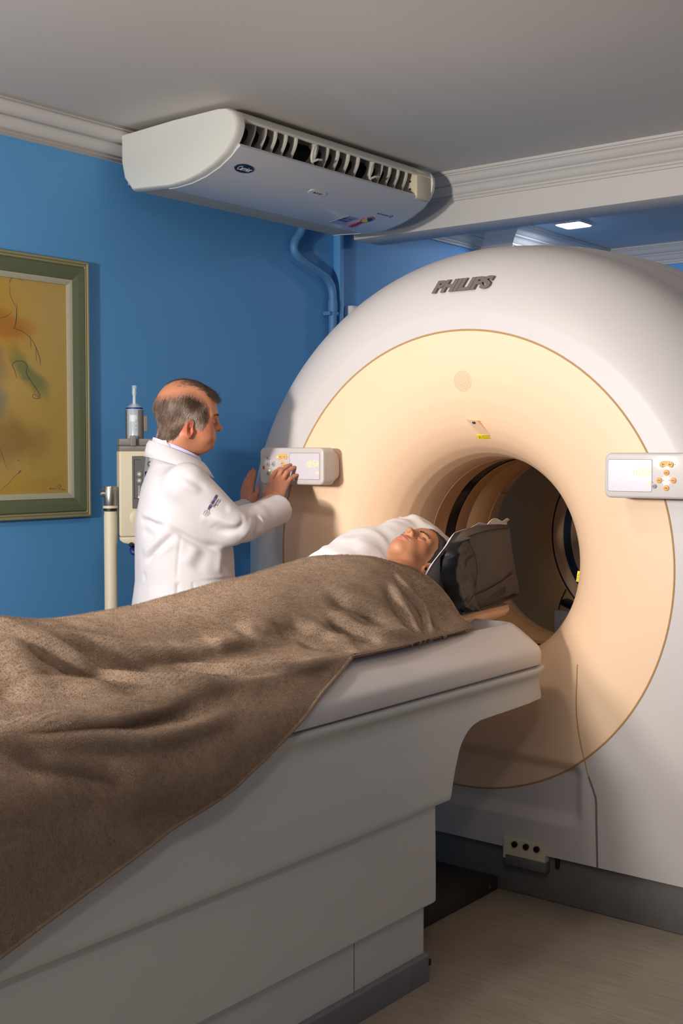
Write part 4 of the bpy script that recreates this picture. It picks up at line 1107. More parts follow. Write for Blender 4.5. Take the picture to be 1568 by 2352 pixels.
# ---- heads in their own frame: x forward, y left, z up
def head_field(f, lo, hi, h):
    F = Field(lo, hi, h); g = f.get
    F.u(F.ell((-0.008, 0, 0.034), (0.096, g('skull_w', 0.076), 0.092)))
    F.u(F.ell((0.030, 0, 0.030), (0.076, 0.064, 0.072)), 0.03)
    F.u(F.ell((0.040, 0, -0.030), (0.056, g('face_w', 0.058), 0.074)), 0.03)
    for s in (1, -1):
        F.u(F.cap((-0.004, s * g('jaw_w', 0.054), -0.062), (0.066, s * 0.014, g('chin_z', -0.098) + .002), 0.020, 0.017), 0.030)
        ck = g('cheek', 1.0); F.u(F.ell((0.056, s * 0.040, -0.030), (0.030 * ck, 0.026 * ck, 0.030 * ck)), 0.02)          # cheek
        F.u(F.ell((0.058, s * 0.036 * ck, -0.064), (0.030 * ck, 0.022 * ck ** 2, 0.028)), 0.02)
    cr_ = g('chin_r', 1.0); F.u(F.ell((0.076 + .002 * (1 - cr_), 0, g('chin_z', -0.098)), (0.0195 * cr_, 0.019 * cr_, 0.0165 * cr_)), 0.018)
    F.u(F.ell((0.079, 0, -0.066), (0.022, 0.032, 0.026)), 0.02)                       # muzzle
    if g('jowl', 0): F.u(F.ell((0.018, 0, -0.103), (0.046, 0.042, 0.022), ry=0.35), 0.03)
    # neck
    nb = g('neck', ((-0.030, 0, -0.055), (-0.052, 0, -0.21)))
    F.u(F.cap(nb[0], nb[1], g('neck_r', 0.060), g('neck_r', 0.060) + .006), 0.03)
    # brow ridge
    for s in (1, -1): F.u(F.cap((0.094, s * 0.010, 0.004), (0.078, s * 0.045, 0.004), g('brow', 0.0125), 0.010), 0.018)
    # eye sockets then lids over the eyeballs
    for s in (1, -1):
        F.sub(F.ell((0.107, s * 0.032, -0.018), (0.020, 0.018, 0.013)), 0.016)
        F.u(F.ell((0.0815, s * 0.0315, -0.019), (0.0142, 0.0150, 0.0125)), 0.005)
        e = g('lid_line', -0.0245)
        a = [(0.0952 - 0.016 * abs(t) ** 2.2, s * (0.0315 + 0.0135 * t), e - 0.0022 * (1 - t * t) + .0018 * abs(t)) for t in np.linspace(-1, 1, 7)]
        for p, q in zip(a, a[1:]): F.sub(F.cap(p, q, 0.0011), 0.0016)
    # nose
    ty = g('tip', (0.1115, 0, -0.0375)); nr = g('tip_r', 0.0105)
    F.u(F.cap((0.0985, 0, -0.006), ty, 0.0068, nr), 0.014)
    F.u(F.ell((ty[0] - .001, 0, ty[2]), (nr, nr * 1.05, nr * .95)), 0.006)
    for s in (1, -1):
        F.u(F.ell((ty[0] - 0.0135, s * g('ala', 0.0132), ty[2] - 0.003), (0.0100, 0.0066, 0.0078)), 0.009)
        F.sub(F.ell((ty[0] - 0.0065, s * 0.0072, ty[2] - 0.0105), (0.0060, 0.0036, 0.0045)), 0.003)
    # lips
    lx = g('lip_x', 0.0955); lz = g('lip_z', -0.0735); lf = g('lip', 1.0)
    for t in np.linspace(-1, 1, 9):
        y = 0.0225 * t; x = lx - 0.0105 * t * t
        F.u(F.ell((x - .001, y, lz + 0.0052 * (1 - .35 * abs(t))), (0.0062 * lf * (1 - .45 * abs(t)), 0.0060, 0.0050 * lf * (1 - .45 * abs(t)))), 0.005)
        F.u(F.ell((x - .0022, y * .9, lz - 0.0052 * (1 - .4 * abs(t))), (0.0068 * lf * (1 - .5 * abs(t)), 0.0060, 0.0054 * lf * (1 - .5 * abs(t)))), 0.005)
    a = [(lx + 0.0052 * lf - 0.013 * abs(t) ** 2, 0.0245 * t, lz - 0.0002 - 0.0012 * abs(t)) for t in np.linspace(-1, 1, 9)]
    for p, q in zip(a, a[1:]): F.sub(F.cap(p, q, 0.0010), 0.0020)
    ho = g('hollow', 1.0); F.sub(F.ell((0.0985 + .003 * (1 - ho), 0, lz - 0.0145), (0.006 * ho, 0.016, 0.0042)), 0.006)             # under-lip hollow
    # ears
    er = g('ear', 1.0); ec = g('ear_c', (0.004, 0.0765, -0.042))
    for s in (1, -1):
        px, py, pz = F.x - ec[0], (F.y * s) - ec[1], F.z - ec[2]
        th = 0.42; a, b = math.cos(th), math.sin(th)
        u = px * a - py * b; w = px * b + py * a                # u runs forward, w outwards
        ti = 0.18; u, v = u * math.cos(ti) - pz * math.sin(ti), u * math.sin(ti) + pz * math.cos(ti)
        u, v, w = u / er, v / er, w / er
        wid = 0.0165 + 0.004 * np.clip(v / 0.03, -1, 1)
        q = np.sqrt((u / wid) ** 2 + (v / 0.0315) ** 2) + 1e-6
        rim = np.sqrt(((q - 0.86) * 0.018) ** 2 + (w - 0.004) ** 2) - 0.0031
        rim = np.maximum(rim, (u - 0.011))                      # the rim fades at the front
        plate = np.maximum((q - 0.9) * 0.017, np.abs(w + 0.000) - 0.0026)
        lobe = np.sqrt((u + 0.000) ** 2 + (v + 0.0265) ** 2 + (w - .001) ** 2 * 2.2) - 0.0078
        anti = np.sqrt(((np.sqrt(((u + .001) / 0.0095) ** 2 + ((v - .003) / 0.020) ** 2) - 0.95) * 0.011) ** 2 + (w - 0.0028) ** 2) - 0.0024
        anti = np.maximum(anti, u - 0.002)
        tragus = np.sqrt((u - 0.0125) ** 2 + (v + 0.008) ** 2 * .5 + (w - .003) ** 2) - 0.0044
        conch = np.sqrt(((u - .003) / 1.0) ** 2 + ((v + .004) / 1.5) ** 2 + ((w - .004)) ** 2) - 0.0072
        d = plate
        for e in (rim, lobe, anti, tragus):
            h_ = np.maximum(0.004 - np.abs(d - e), 0) / 0.004; d = np.minimum(d, e) - h_ * h_ * 0.001
        d = np.maximum(d, -conch)
        F.u(d * er * 0.9, 0.005)
    return F

def blend(col, tgt, w): return col * (1 - w[:, None]) + srgb_arr(tgt)[None, :] * w[:, None]
def bump_w(v, c, r, soft=1.0):
    q = np.sqrt((((v - np.array(c)) / np.array(r)) ** 2).sum(1)); return 1 - sstep(1 - .5 * soft, 1 + .5 * soft, q)

def hand_field(J, F, palm_r=0.013):
    """J: wrist, m=[4 knuckles], p=[4 mid joints], t=[4 tips], d (optional far joints), thumb=[base, mid, tip]; index first"""
    w = np.array(J['wrist'], float); m = [np.array(p, float) for p in J['m']]
    across = m[3] - m[0]; across /= np.linalg.norm(across)
    for i, p in enumerate(m):
        o = w + across * (-0.020 + 0.0133 * i)
        F.u(F.cap(o, p + (o - p) * .04, palm_r + .001, 0.0098), 0.016 if i else 0.0)
    rr = [0.0086, 0.0090, 0.0086, 0.0076]
    for i in range(4):
        p, t = np.array(J['p'][i], float), np.array(J['t'][i], float)
        d_ = np.array(J['d'][i], float) if 'd' in J else p + (t - p) * 0.52
        F.u(F.cap(m[i], p, rr[i] + .0010, rr[i]), 0.007)
        F.u(F.cap(p, d_, rr[i] + .0004, rr[i] - .0008), 0.003)
        F.u(F.cap(d_, t, rr[i] - .0004, rr[i] - .0022), 0.003)
    b, k, t = [np.array(p, float) for p in J['thumb']]
    F.u(F.cap(w + (b - w) * .15, b, 0.016, 0.0135), 0.018)
    F.u(F.cap(b, k, 0.0128, 0.0100), 0.008); F.u(F.cap(k, t, 0.0102, 0.0078), 0.003)
    return F

def join(parts):
    V = []; Q = []; C = []; n = 0
    for v, q, c in parts: V.append(v); Q.append(q + n); C.append(c); n += len(v)
    return np.concatenate(V), np.concatenate(Q), np.concatenate(C)

def strands(name, roots, dirs, lens, r, m, parent, segs=4, droop=None, cols=None, sides=3, curl=0.0):
    """many fine tapering hairs as one mesh. roots,dirs (N,3) lens (N,)  droop (N,3) added quadratically"""
    N = len(roots); t = np.linspace(0, 1, segs + 1)
    P = roots[:, None, :] + dirs[:, None, :] * (lens[:, None] * t[None])[..., None]
    if droop is not None: P = P + droop[:, None, :] * (lens[:, None] * t[None] ** 2)[..., None]
    d = dirs / (np.linalg.norm(dirs, axis=1, keepdims=True) + 1e-9)
    ref = np.where(np.abs(d[:, 2:3]) < 0.8, np.array([[0, 0, 1.0]]), np.array([[1.0, 0, 0]]))
    a = np.cross(d, ref); a /= np.linalg.norm(a, axis=1, keepdims=True) + 1e-9; b = np.cross(d, a)
    rad = (np.asarray(r) * np.ones(N))[:, None] * (1 - 0.75 * t[None] ** 1.5)
    V = np.zeros((N, segs + 1, sides, 3))
    for k in range(sides):
        an = 2 * PI * k / sides
        V[:, :, k] = P + (a * math.cos(an) + b * math.sin(an))[:, None, :] * rad[..., None]
    base = np.arange(N)[:, None, None] * ((segs + 1) * sides) + np.arange(segs)[None, :, None] * sides
    k = np.arange(sides)[None, None, :]; k2 = (k + 1) % sides
    Q = np.stack([base + k, base + k2, base + sides + k2, base + sides + k], -1).reshape(-1, 4)
    c = None
    if cols is not None: c = np.repeat(cols, (segs + 1) * sides, 0)
    return np_mesh(name, V.reshape(-1, 3), Q, m, parent, c)
HAIR = mat('hair_strands', (90, 75, 66), 0.5, spec=0.4, attr='tone')

def to_world(R, o, v): return np.asarray(v) @ np.asarray(R).T + np.asarray(o)
def rot_axes(fwd_, up_):
    f = np.array(fwd_, float); f /= np.linalg.norm(f); u = np.array(up_, float); u -= f * (u @ f); u /= np.linalg.norm(u)
    return np.stack([f, np.cross(u, f), u], 1)               # columns: forward, left, up

# ------------------------------------------------------------------ the doctor
doctor = thing('person', (2.945, 3.04, 0), 'man in a white lab coat standing with hands on the scanner panel', 'person')
HD = math.radians(-39)
DF = np.array([math.cos(HD), math.sin(HD), 0]); DR = np.array([math.sin(HD), -math.cos(HD), 0])    # forward, right
RH = rot_axes(DF, (0, 0, 1)); OH = np.array([2.959, 3.023, 1.6025])
MF = dict(jowl=1, chin_z=-0.095, hollow=.6, neck=((-0.028, 0, -0.06), (-0.050, 0, -0.20)), neck_r=0.063, tip=(0.1125, 0, -0.0385), tip_r=0.0108, lip=0.95, lip_x=0.0985, lip_z=-0.0752, ear_c=(0.0035, 0.0775, -0.044))
F = head_field(MF, (-0.125, -0.105, -0.215), (0.145, 0.105, 0.145), 0.0022)
v, q = F.mesh(1)
n_h = vnormals(v, q)
col = np.tile(srgb_arr((180, 120, 90)), (len(v), 1))
col = blend(col, (170, 90, 70), .55 * np.clip(bump_w(v, (0.108, 0, -.038), (.02, .024, .018)), 0, 1))
for s in (1, -1):
    col = blend(col, (172, 98, 74), .6 * bump_w(v, (.06, s * .05, -.04), (.04, .03, .032)))
    col = blend(col, (178, 88, 66), .7 * bump_w(v, (.0, s * .085, -.044), (.03, .022, .04)))
col = blend(col, (168, 92, 80), .7 * bump_w(v, (.096, 0, -.0752), (.016, .024, .009)))
# scalp tint where the hair grows: sides and back, plus a thin front tuft
def male_hair_w(v):
    x, y, z = v[:, 0], v[:, 1], v[:, 2]
    ztop = np.interp(x, [-.12, -.095, -.055, 0, .024, .047, .062, .069, .072], [.060, .067, .073, .084, .078, .064, .047, .029, .004])
    side = sstep(.010, -.024, z - ztop)
    xfr = np.interp(z, [-.045, -.036, -.020, 0, .03, .09], [.046, .050, .055, .069, .073, .073])
    side = side * sstep(.005, -.005, x - xfr)
    zlow = np.interp(x, [-.11, -.076, -.044, -.022, -.012, .006, .014, .022, .033, .05], [-.076, -.073, -.071, -.046, -.024, -.010, -.010, -.020, -.031, -.037])
    side = side * sstep(-.006, .006, z - zlow)
    tuft = sstep(.060, .076, z) * sstep(-.06, .02, x) * sstep(.060, .040, np.abs(y) - .1 * np.clip(x - .05, 0, 1)) * .62 + .5 * sstep(.030, .012, np.abs(y - .012)) * sstep(.098, .110, z)
    tuft = np.clip(tuft + .8 * sstep(.060, .080, x) * sstep(.058, .070, z) * sstep(.05, .03, np.abs(y)), 0, 1) * sstep(.04, .055, z)
    return side, tuft
ws, wt = male_hair_w(v)
hw = np.maximum(ws * .8, wt * .35)
col = blend(col, (96, 76, 64), .9 * hw)
cap_off = n_h * (0.004 * ws + 0.0015 * wt)[:, None]
v = v + cap_off
head_part = (to_world(RH, OH, v), q, col)
# hands
JR = dict(wrist=(3.252, 2.882, 1.309), m=[(3.338, 2.968, 1.381), (3.334, 2.937, 1.383), (3.336, 2.917, 1.378), (3.343, 2.900, 1.366)],
          p=[(3.360, 2.970, 1.405), (3.352, 2.932, 1.413), (3.354, 2.909, 1.407), (3.362, 2.898, 1.384)],
          t=[(3.392, 2.960, 1.409), (3.3925, 2.926, 1.433), (3.3925, 2.905, 1.425), (3.3925, 2.893, 1.397)],
          d=[(3.381, 2.966, 1.418), (3.377, 2.929, 1.427), (3.378, 2.907, 1.420), (3.381, 2.896, 1.393)],
          thumb=[(3.315, 2.975, 1.335), (3.352, 2.990, 1.358), (3.378, 2.988, 1.380)])
JL = dict(wrist=(3.425, 3.170, 1.262), m=[(3.470, 3.190, 1.338), (3.476, 3.212, 1.343), (3.482, 3.232, 1.339), (3.486, 3.250, 1.330)],
          p=[(3.490, 3.198, 1.372), (3.498, 3.220, 1.380), (3.504, 3.240, 1.374), (3.506, 3.258, 1.358)],
          t=[(3.507, 3.204, 1.405), (3.522, 3.226, 1.412), (3.528, 3.246, 1.405), (3.530, 3.264, 1.384)],
          thumb=[(3.450, 3.160, 1.292), (3.470, 3.162, 1.318), (3.487, 3.170, 1.342)])
hparts = []
for J, fore, base in ((JR, (3.10, 2.846, 1.255), (186, 126, 96)), (JL, (3.27, 3.12, 1.19), (180, 120, 92))):
    pts = np.array([J['wrist'], *J['m'], *J['t'], *J['thumb'], fore])
    F = Field(pts.min(0) - .03, pts.max(0) + .03, 0.0019)
    hand_field(J, F)
    F.u(F.cap(J['wrist'], fore, 0.0255, 0.034), 0.02)
    hv, hq = F.mesh(1)
    c = np.tile(srgb_arr(base), (len(hv), 1))
    for p in list(J['p']) + list(J['m']) + list(J['t']): c = blend(c, (178, 96, 74), .45 * bump_w(hv, p, (.012,) * 3))
    hparts.append((hv, hq, c))
# trunk, arms and legs, mostly inside the clothes (coarser, same skin)
TC = np.array([2.945, 3.035, 0])
def body_pt(f, r, z): return TC + DF * f + DR * r + np.array([0, 0, z])
SHO_R, ELB_R = np.array([2.835, 2.895, 1.375]), np.array([2.972, 2.815, 1.226])
SHO_L, ELB_L = body_pt(-0.01, -0.175, 1.375), np.array([3.20, 3.10, 1.215])
F = Field((2.55, 2.62, -0.01), (3.50, 3.42, 1.52), 0.012)
for a, b, r1, r2 in ((body_pt(0, 0, 1.30), body_pt(0, 0, 1.0), .125, .135), (body_pt(0, .08, 1.35), body_pt(0, -.08, 1.35), .075, .075), (body_pt(-.035, 0, 1.40), body_pt(-.03, 0, 1.48), .07, .062)):
    F.u(F.cap(a, b, r1, r2), 0.06)
F.u(F.cap(SHO_R, ELB_R, .050, .040), .03); F.u(F.cap(ELB_R, JR['wrist'], .040, .028), .02)
F.u(F.cap(SHO_L, ELB_L, .050, .040), .03); F.u(F.cap(ELB_L, JL['wrist'], .040, .028), .02)
for s in (.09, -.09):
    F.u(F.cap(body_pt(0, s, .95), body_pt(.01, s, .50), .085, .060), .04); F.u(F.cap(body_pt(.01, s, .50), body_pt(-.01, s, .09), .055, .038), .02)
    F.u(F.cap(body_pt(-.03, s, .05), body_pt(.14, s * 1.1, .035), .038, .030), .02)
bv, bq = F.mesh(1)
V, Q, Cc = join([head_part] + hparts + [(bv, bq, np.tile(srgb_arr((206, 148, 118)), (len(bv), 1)))])
np_mesh('body', V, Q, SKIN, doctor, Cc)

# hair: short grey sides, thin dark top and a small front tuft
def scalp_hair(v, q, n, weight, R, o, count, lenfn, dirfn, colfn, r, name, parent, seed=1):
    rng = np.random.default_rng(seed)
    fc = v[q].mean(1); ar = np.linalg.norm(np.cross(v[q[:, 2]] - v[q[:, 0]], v[q[:, 3]] - v[q[:, 1]]), axis=1)
    w = weight[q].mean(1) * ar; idx = rng.choice(len(q), count, p=w / w.sum())
    bary = rng.dirichlet((1, 1, 1, 1), count); p = (v[q[idx]] * bary[..., None]).sum(1); nn = n[q[idx]].mean(1)
    nn /= np.linalg.norm(nn, axis=1, keepdims=True)
    d = dirfn(p, nn, rng); d /= np.linalg.norm(d, axis=1, keepdims=True)
    L = lenfn(p, rng); c = colfn(p, rng)
    Rm = np.asarray(R)
    return strands(name, to_world(R, o, p - nn * .0005), d @ Rm.T, L, r, HAIR, parent, segs=4, droop=(-nn * .12 + rng.normal(0, .12, nn.shape)) @ Rm.T, cols=c)
def dirs_side(p, n, rng):
    tgt = np.stack([-0.62 - .2 * np.clip(p[:, 0] / .08, -1, 1) + .75 * sstep(.018, .04, p[:, 0]) * sstep(.05, .0, p[:, 2]), np.zeros(len(p)), -1.0 * np.ones(len(p))], 1)
    tgt = tgt - n * (tgt * n).sum(1, keepdims=True); tgt /= np.linalg.norm(tgt, axis=1, keepdims=True) + 1e-6
    return tgt + n * .12 + rng.normal(0, .13, p.shape)
def col_side(p, rng):
    a, b, c = srgb_arr((72, 54, 43)), srgb_arr((122, 100, 86)), srgb_arr((176, 160, 148))
    t = np.clip(.45 + .55 * noise3(p, 45, 3) + rng.normal(0, .17, len(p)) + .9 * np.exp(-(((p[:, 0] - .012) / .022) ** 2 + ((p[:, 2] + .004) / .02) ** 2)) - .8 * np.exp(-(((p[:, 0] - .03) / .025) ** 2 + ((p[:, 2] - .055) / .025) ** 2)), 0, 1)[:, None]
    return np.where(t < .5, a + (b - a) * t * 2, b + (c - b) * (t - .5) * 2)
scalp_hair(v, q, n_h, np.clip(ws, 0, 1) ** 1.15, RH, OH, 30000, lambda p, r: (.012 + .010 * r.random(len(p))) * (.55 + .45 * sstep(.085, .05, p[:, 2])), dirs_side, col_side, 0.00034, 'hair', doctor, 2)
def dirs_top(p, n, rng):
    f = np.stack([np.ones(len(p)), -.35 * np.ones(len(p)), -.9 * sstep(.06, .095, p[:, 0])], 1)
    f = f - n * (f * n).sum(1, keepdims=True)
    return f + n * (.16 + .40 * sstep(.055, .09, p[:, 0]))[:, None] + rng.normal(0, .15, p.shape)
def col_top(p, rng):
    return np.clip(srgb_arr((74, 58, 50))[None] * (1 + rng.normal(0, .25, (len(p), 1))), .01, 1)
scalp_hair(v, q, n_h, wt ** 1.4, RH, OH, 5200, lambda p, r: (.016 + .014 * sstep(.05, .09, p[:, 0])) * (.7 + .5 * r.random(len(p))), dirs_top, col_top, 0.00034, 'hair', doctor, 5)
# eyebrows and lashes
def brow_hair(R, o, parent, arc, count, L, colr, seed, r=0.0003, name='eyebrow', skin=None, sc=1.0):
    rng = np.random.default_rng(seed)
    for s in (1, -1):
        t = rng.random(count); P = np.array(spline([(a[0], s * a[1], a[2]) for a in arc], 10)); k = t * (len(P) - 1.001); i = k.astype(int); f_ = (k - i)[:, None]
        p = P[i] * (1 - f_) + P[i + 1] * f_ + rng.normal(0, 1, (count, 3)) * np.array([.0004, .0006, .0011])
        if skin is not None:
            p = np.array([skin[np.argmin(((skin - w_) ** 2).sum(1))] for w_ in p]) + rng.normal(0, .0006, (count, 3))
        p = p * sc
        d = np.tile(np.array([.12, s * .9, .22]), (count, 1)) + rng.normal(0, .2, (count, 3)); d /= np.linalg.norm(d, axis=1, keepdims=True)
        strands(name, to_world(R, o, p), d @ np.asarray(R).T, L * (.6 + .6 * rng.random(count)), r, HAIR, parent, segs=2, cols=np.tile(srgb_arr(colr), (count, 1)))
brow_hair(RH, OH, doctor, [(.1055, .010, .0035), (.1035, .022, .0065), (.096, .036, .0055), (.085, .048, .000)], 170, .006, (120, 92, 74), 8, skin=v)
brow_hair(RH, OH, doctor, [(.0955, .020, -.0255), (.0955, .0315, -.0275), (.087, .0435, -.0245)], 26, .004, (90, 66, 54), 9, name='eyelashes', skin=v)

# trousers and shoes (below the couch line)
CLOTH = mat('white_coat_cotton', (197, 192, 195), 0.8, bump=(900, 0.18), sheen=0.1)
TROU = mat('grey_trouser_cloth', (70, 72, 82), 0.85, bump=(600, .2))
F = Field((2.68, 2.80, 0.06), (3.20, 3.28, 1.06), 0.010)
for s in (.09, -.09):
    F.u(F.cap(body_pt(0, s, .98), body_pt(.01, s, .50), .112, .085), .04); F.u(F.cap(body_pt(.01, s, .50), body_pt(-.01, s, .08), .085, .072), .02)
F.d = np.maximum(F.d, .075 - F.z); tv, tq = F.mesh(1); np_mesh('trousers', tv, tq, TROU, doctor)
for s in (.09, -.09):
    F = Field((2.70, 2.75, 0.0), (3.30, 3.35, .13), 0.006)
    F.u(F.cap(body_pt(-.05, s, .045), body_pt(.16, s * 1.15, .035), .046, .040)); F.u(F.cap(body_pt(-.02, s, .05), body_pt(-.02, s, .10), .048, .045), .03)
    F.d = np.maximum(F.d, .003 - F.z); sv, sq = F.mesh(1); np_mesh('shoe', sv, sq, M['leather'], doctor)

# lab coat: body and sleeves grown together, then the folds pressed in
F = Field((2.62, 2.62, 0.60), (3.46, 3.42, 1.52), 0.0052)
lx = (F.x - TC[0]) * DF[0] + (F.y - TC[1]) * DF[1]; ly = (F.x - TC[0]) * DR[0] + (F.y - TC[1]) * DR[1]
zk = [0.60, 0.94, 1.036, 1.148, 1.253, 1.358, 1.400, 1.432, 1.46, 1.52]
a_ = np.interp(F.z, zk, [.195, .186, .172, .168, .150, .125, .100, .078, .066, .060]); b_ = np.interp(F.z, zk, [.26, .235, .215, .205, .205, .200, .178, .120, .080, .066])
cx_ = np.interp(F.z, zk, [.010, .010, .014, .010, -.006, -.012, -.020, -.028, -.034, -.040])
rho = (np.abs((lx - cx_) / a_) ** 2.25 + np.abs(ly / b_) ** 2.25) ** (1 / 2.25)
F.u(((rho - 1) * np.minimum(a_, b_) * .92).astype(np.float32))
F.u(F.cap(SHO_R, ELB_R + np.array([-.012, 0, .004]), .072, .063), .035)
F.u(F.cap(ELB_R + np.array([-.012, 0, .004]), ELB_R + np.array([.10, .014, .020]), .060, .056), .02)
CUFF_R = np.array([3.225, 2.835, 1.279])
F.u(F.cap(ELB_R + np.array([.06, .010, .008]), CUFF_R, .059, .051), .02)
CUFF_L = np.array([3.395, 3.160, 1.258])
F.u(F.cap(SHO_L, ELB_L, .070, .062), .035); F.u(F.cap(ELB_L, CUFF_L, .060, .046), .02)
for cuff, wr in ((CUFF_R, CUFF_R + np.array([.27, .02, .07])), (CUFF_L, np.array(JL['wrist']))):          # open the cuffs
    ax = wr - (ELB_R if cuff is CUFF_R else ELB_L); ax = ax / np.linalg.norm(ax)
    dd = (F.x - cuff[0]) * ax[0] + (F.y - cuff[1]) * ax[1] + (F.z - cuff[2]) * ax[2]
    near = np.sqrt((F.x - cuff[0]) ** 2 + (F.y - cuff[1]) ** 2 + (F.z - cuff[2]) ** 2) < .12
    F.d = np.where(near, np.maximum(F.d, dd - 0.012), F.d)
    F.sub(F.cap(cuff - ax * .05, cuff + ax * .08, .038, .044), .004)
F.d = np.maximum(F.d, .62 - F.z)
# neck opening
NB = OH + DF * -.042 + np.array([0, 0, -.14])
F.sub(F.cap(NB + DF * .00, NB + np.array([0, 0, .2]) + DF * .02, .066, .070), .01)
cv_, cq_ = F.mesh(2)
cn = vnormals(cv_, cq_)
COAT_FOLDS = []
COAT_FOLDS = [([(2.793,2.891,1.433),(2.765,2.901,1.396),(2.763,2.919,1.354),(2.772,2.931,1.311),(2.774,2.925,1.265),(2.778,2.917,1.236)],-0.0035,0.0065),([(2.777,2.918,1.238),(2.792,2.898,1.219),(2.816,2.875,1.198),(2.847,2.854,1.18),(2.885,2.838,1.168),(2.931,2.824,1.162)],-0.014,0.011),([(2.773,2.882,1.408),(2.794,2.839,1.392),(2.83,2.818,1.366),(2.849,2.807,1.345)],-0.005,0.012),([(2.764,2.891,1.392),(2.786,2.843,1.371),(2.825,2.818,1.346)],0.004,0.014),([(2.777,3.058,1.254),(2.761,3.005,1.253),(2.762,2.962,1.241),(2.775,2.922,1.233)],-0.012,0.01),([(2.777,3.053,1.269),(2.761,2.986,1.264),(2.766,2.943,1.252)],0.005,0.014),([(2.769,3.038,1.223),(2.761,2.986,1.205),(2.764,2.959,1.206)],-0.005,0.014),([(2.764,3.022,1.111),(2.762,2.977,1.144),(2.774,2.928,1.187),(2.792,2.898,1.217)],-0.013,0.012),([(2.769,3.04,1.138),(2.762,2.988,1.166),(2.77,2.935,1.21)],0.006,0.016),([(2.761,2.988,1.124),(2.771,2.937,1.16),(2.79,2.902,1.19)],0.005,0.014),([(2.802,2.888,1.211),(2.798,2.894,1.156),(2.791,2.895,1.093),(2.789,2.893,1.052)],-0.0035,0.006),([(2.789,2.893,1.056),(2.786,2.891,1.027),(2.782,2.886,0.998)],-0.008,0.007),([(2.824,2.858,1.056),(2.871,2.831,1.057),(2.929,2.822,1.058),(3.036,2.865,1.05)],-0.0035,0.005),([(2.824,2.858,1.056),(2.825,2.855,1.034),(2.825,2.85,1.013)],-0.0035,0.005),([(2.825,2.859,1.061),(2.872,2.832,1.062),(2.929,2.823,1.063),(3.04,2.869,1.055)],0.002,0.006),([(2.959,2.768,1.28),(2.953,2.754,1.255),(2.932,2.755,1.231),(2.903,2.779,1.223),(2.88,2.809,1.231)],-0.011,0.013),([(2.852,2.811,1.278),(2.89,2.784,1.255),(2.929,2.757,1.243),(2.959,2.756,1.261),(2.981,2.772,1.279)],0.007,0.013),([(3.028,2.771,1.271),(3.044,2.763,1.242),(3.03,2.768,1.208),(3.02,2.79,1.182)],-0.009,0.012),([(3.046,2.77,1.268),(3.063,2.765,1.237),(3.052,2.779,1.198)],0.006,0.012),([(2.994,2.771,1.274),(2.999,2.759,1.249),(2.971,2.751,1.216),(2.939,2.762,1.196)],0.006,0.014),([(2.851,2.804,1.32),(2.883,2.788,1.303),(2.918,2.775,1.29)],-0.006,0.014),([(2.837,2.836,1.27),(2.858,2.817,1.257),(2.878,2.807,1.235)],0.004,0.018),([(2.844,2.856,1.176),(2.825,2.867,1.139),(2.804,2.882,1.106)],0.007,0.02),([(2.875,2.84,1.162),(2.852,2.847,1.121),(2.831,2.856,1.084)],-0.006,0.022),([(2.936,2.828,1.155),(2.92,2.828,1.118),(2.909,2.824,1.072)],0.006,0.016),([(2.968,2.836,1.148),(2.956,2.831,1.106),(2.959,2.828,1.067)],-0.005,0.014),([(2.758,3.01,1.025),(2.753,2.962,1.008),(2.773,2.904,1.01)],0.005,0.025),([(2.766,3.03,1.083),(2.764,3.026,1.049)],-0.004,0.012)]
cv_ = creases(cv_, cn, COAT_FOLDS)
cv_ = cv_ + cn * (noise3(cv_, 9, 1) * .004 + noise3(cv_, 22, 2) * .0014)[:, None] * sstep(1.5, 1.3, cv_[:, 2])[:, None]
coat = np_mesh('lab_coat', cv_, cq_, CLOTH, doctor)

# embroidered clinic emblem on the sleeve, laid on the cloth
from mathutils.bvhtree import BVHTree
CBV = BVHTree.FromPolygons([tuple(p) for p in cv_], [tuple(int(i) for i in f) for f in cq_])
EC = Vector((2.858, 2.800, 1.311)); EN = Vector((-.46, -.887, .03)).normalized(); EX = Vector((.0264, -.0141, .0451)); EX = (EX - EN * EX.dot(EN)).normalized(); EY = EN.cross(EX)
def on_coat(x, y, lift=.0016):
    h = CBV.ray_cast(EC + EX * x + EY * y + EN * .08, -EN)
    p = h[0] if h[0] is not None else EC + EX * x + EY * y
    return p + EN * lift
def embroider(name, body, size, width, x, y, m, **k):
    tv_, tf_ = text_mesh(body, size, 0.0, **k); tv_[:, 0] *= width / (tv_[:, 0].max() - tv_[:, 0].min())
    return meshobj(name, [on_coat(p[0] + x, p[1] + y) for p in tv_], tf_, m, coat, smooth=False)
M['thread_purple'] = mat('purple_thread', (70, 58, 112), 0.7); M['thread_dark'] = mat('dark_thread', (66, 48, 50), 0.8); M['thread_grey'] = mat('silver_thread', (168, 164, 172), 0.6)
embroider('sleeve_lettering', 'MED IMAGEM', 0.0120, 0.056, .006, .001, M['thread_purple'], offset=.0006)
embroider('sleeve_lettering', 'Diagn\u00f3stico', 0.0075, 0.032, .010, -.0095, M['thread_dark'], offset=.0002)
embroider('sleeve_lettering', 'por imagem', 0.0060, 0.024, .016, -.0165, M['thread_dark'], offset=.0001)
for k in range(5):
    a0 = k * 1.256; cx, cy = -.034 + .005 * math.cos(a0), -.001 + .005 * math.sin(a0)
    tube('sleeve_emblem', [on_coat(cx + .0062 * math.cos(t), cy + .0048 * math.sin(t), .0012) for t in np.linspace(0, 2 * PI, 20, endpoint=False)], .0007, M['thread_grey'], coat, n=6, closed=True)
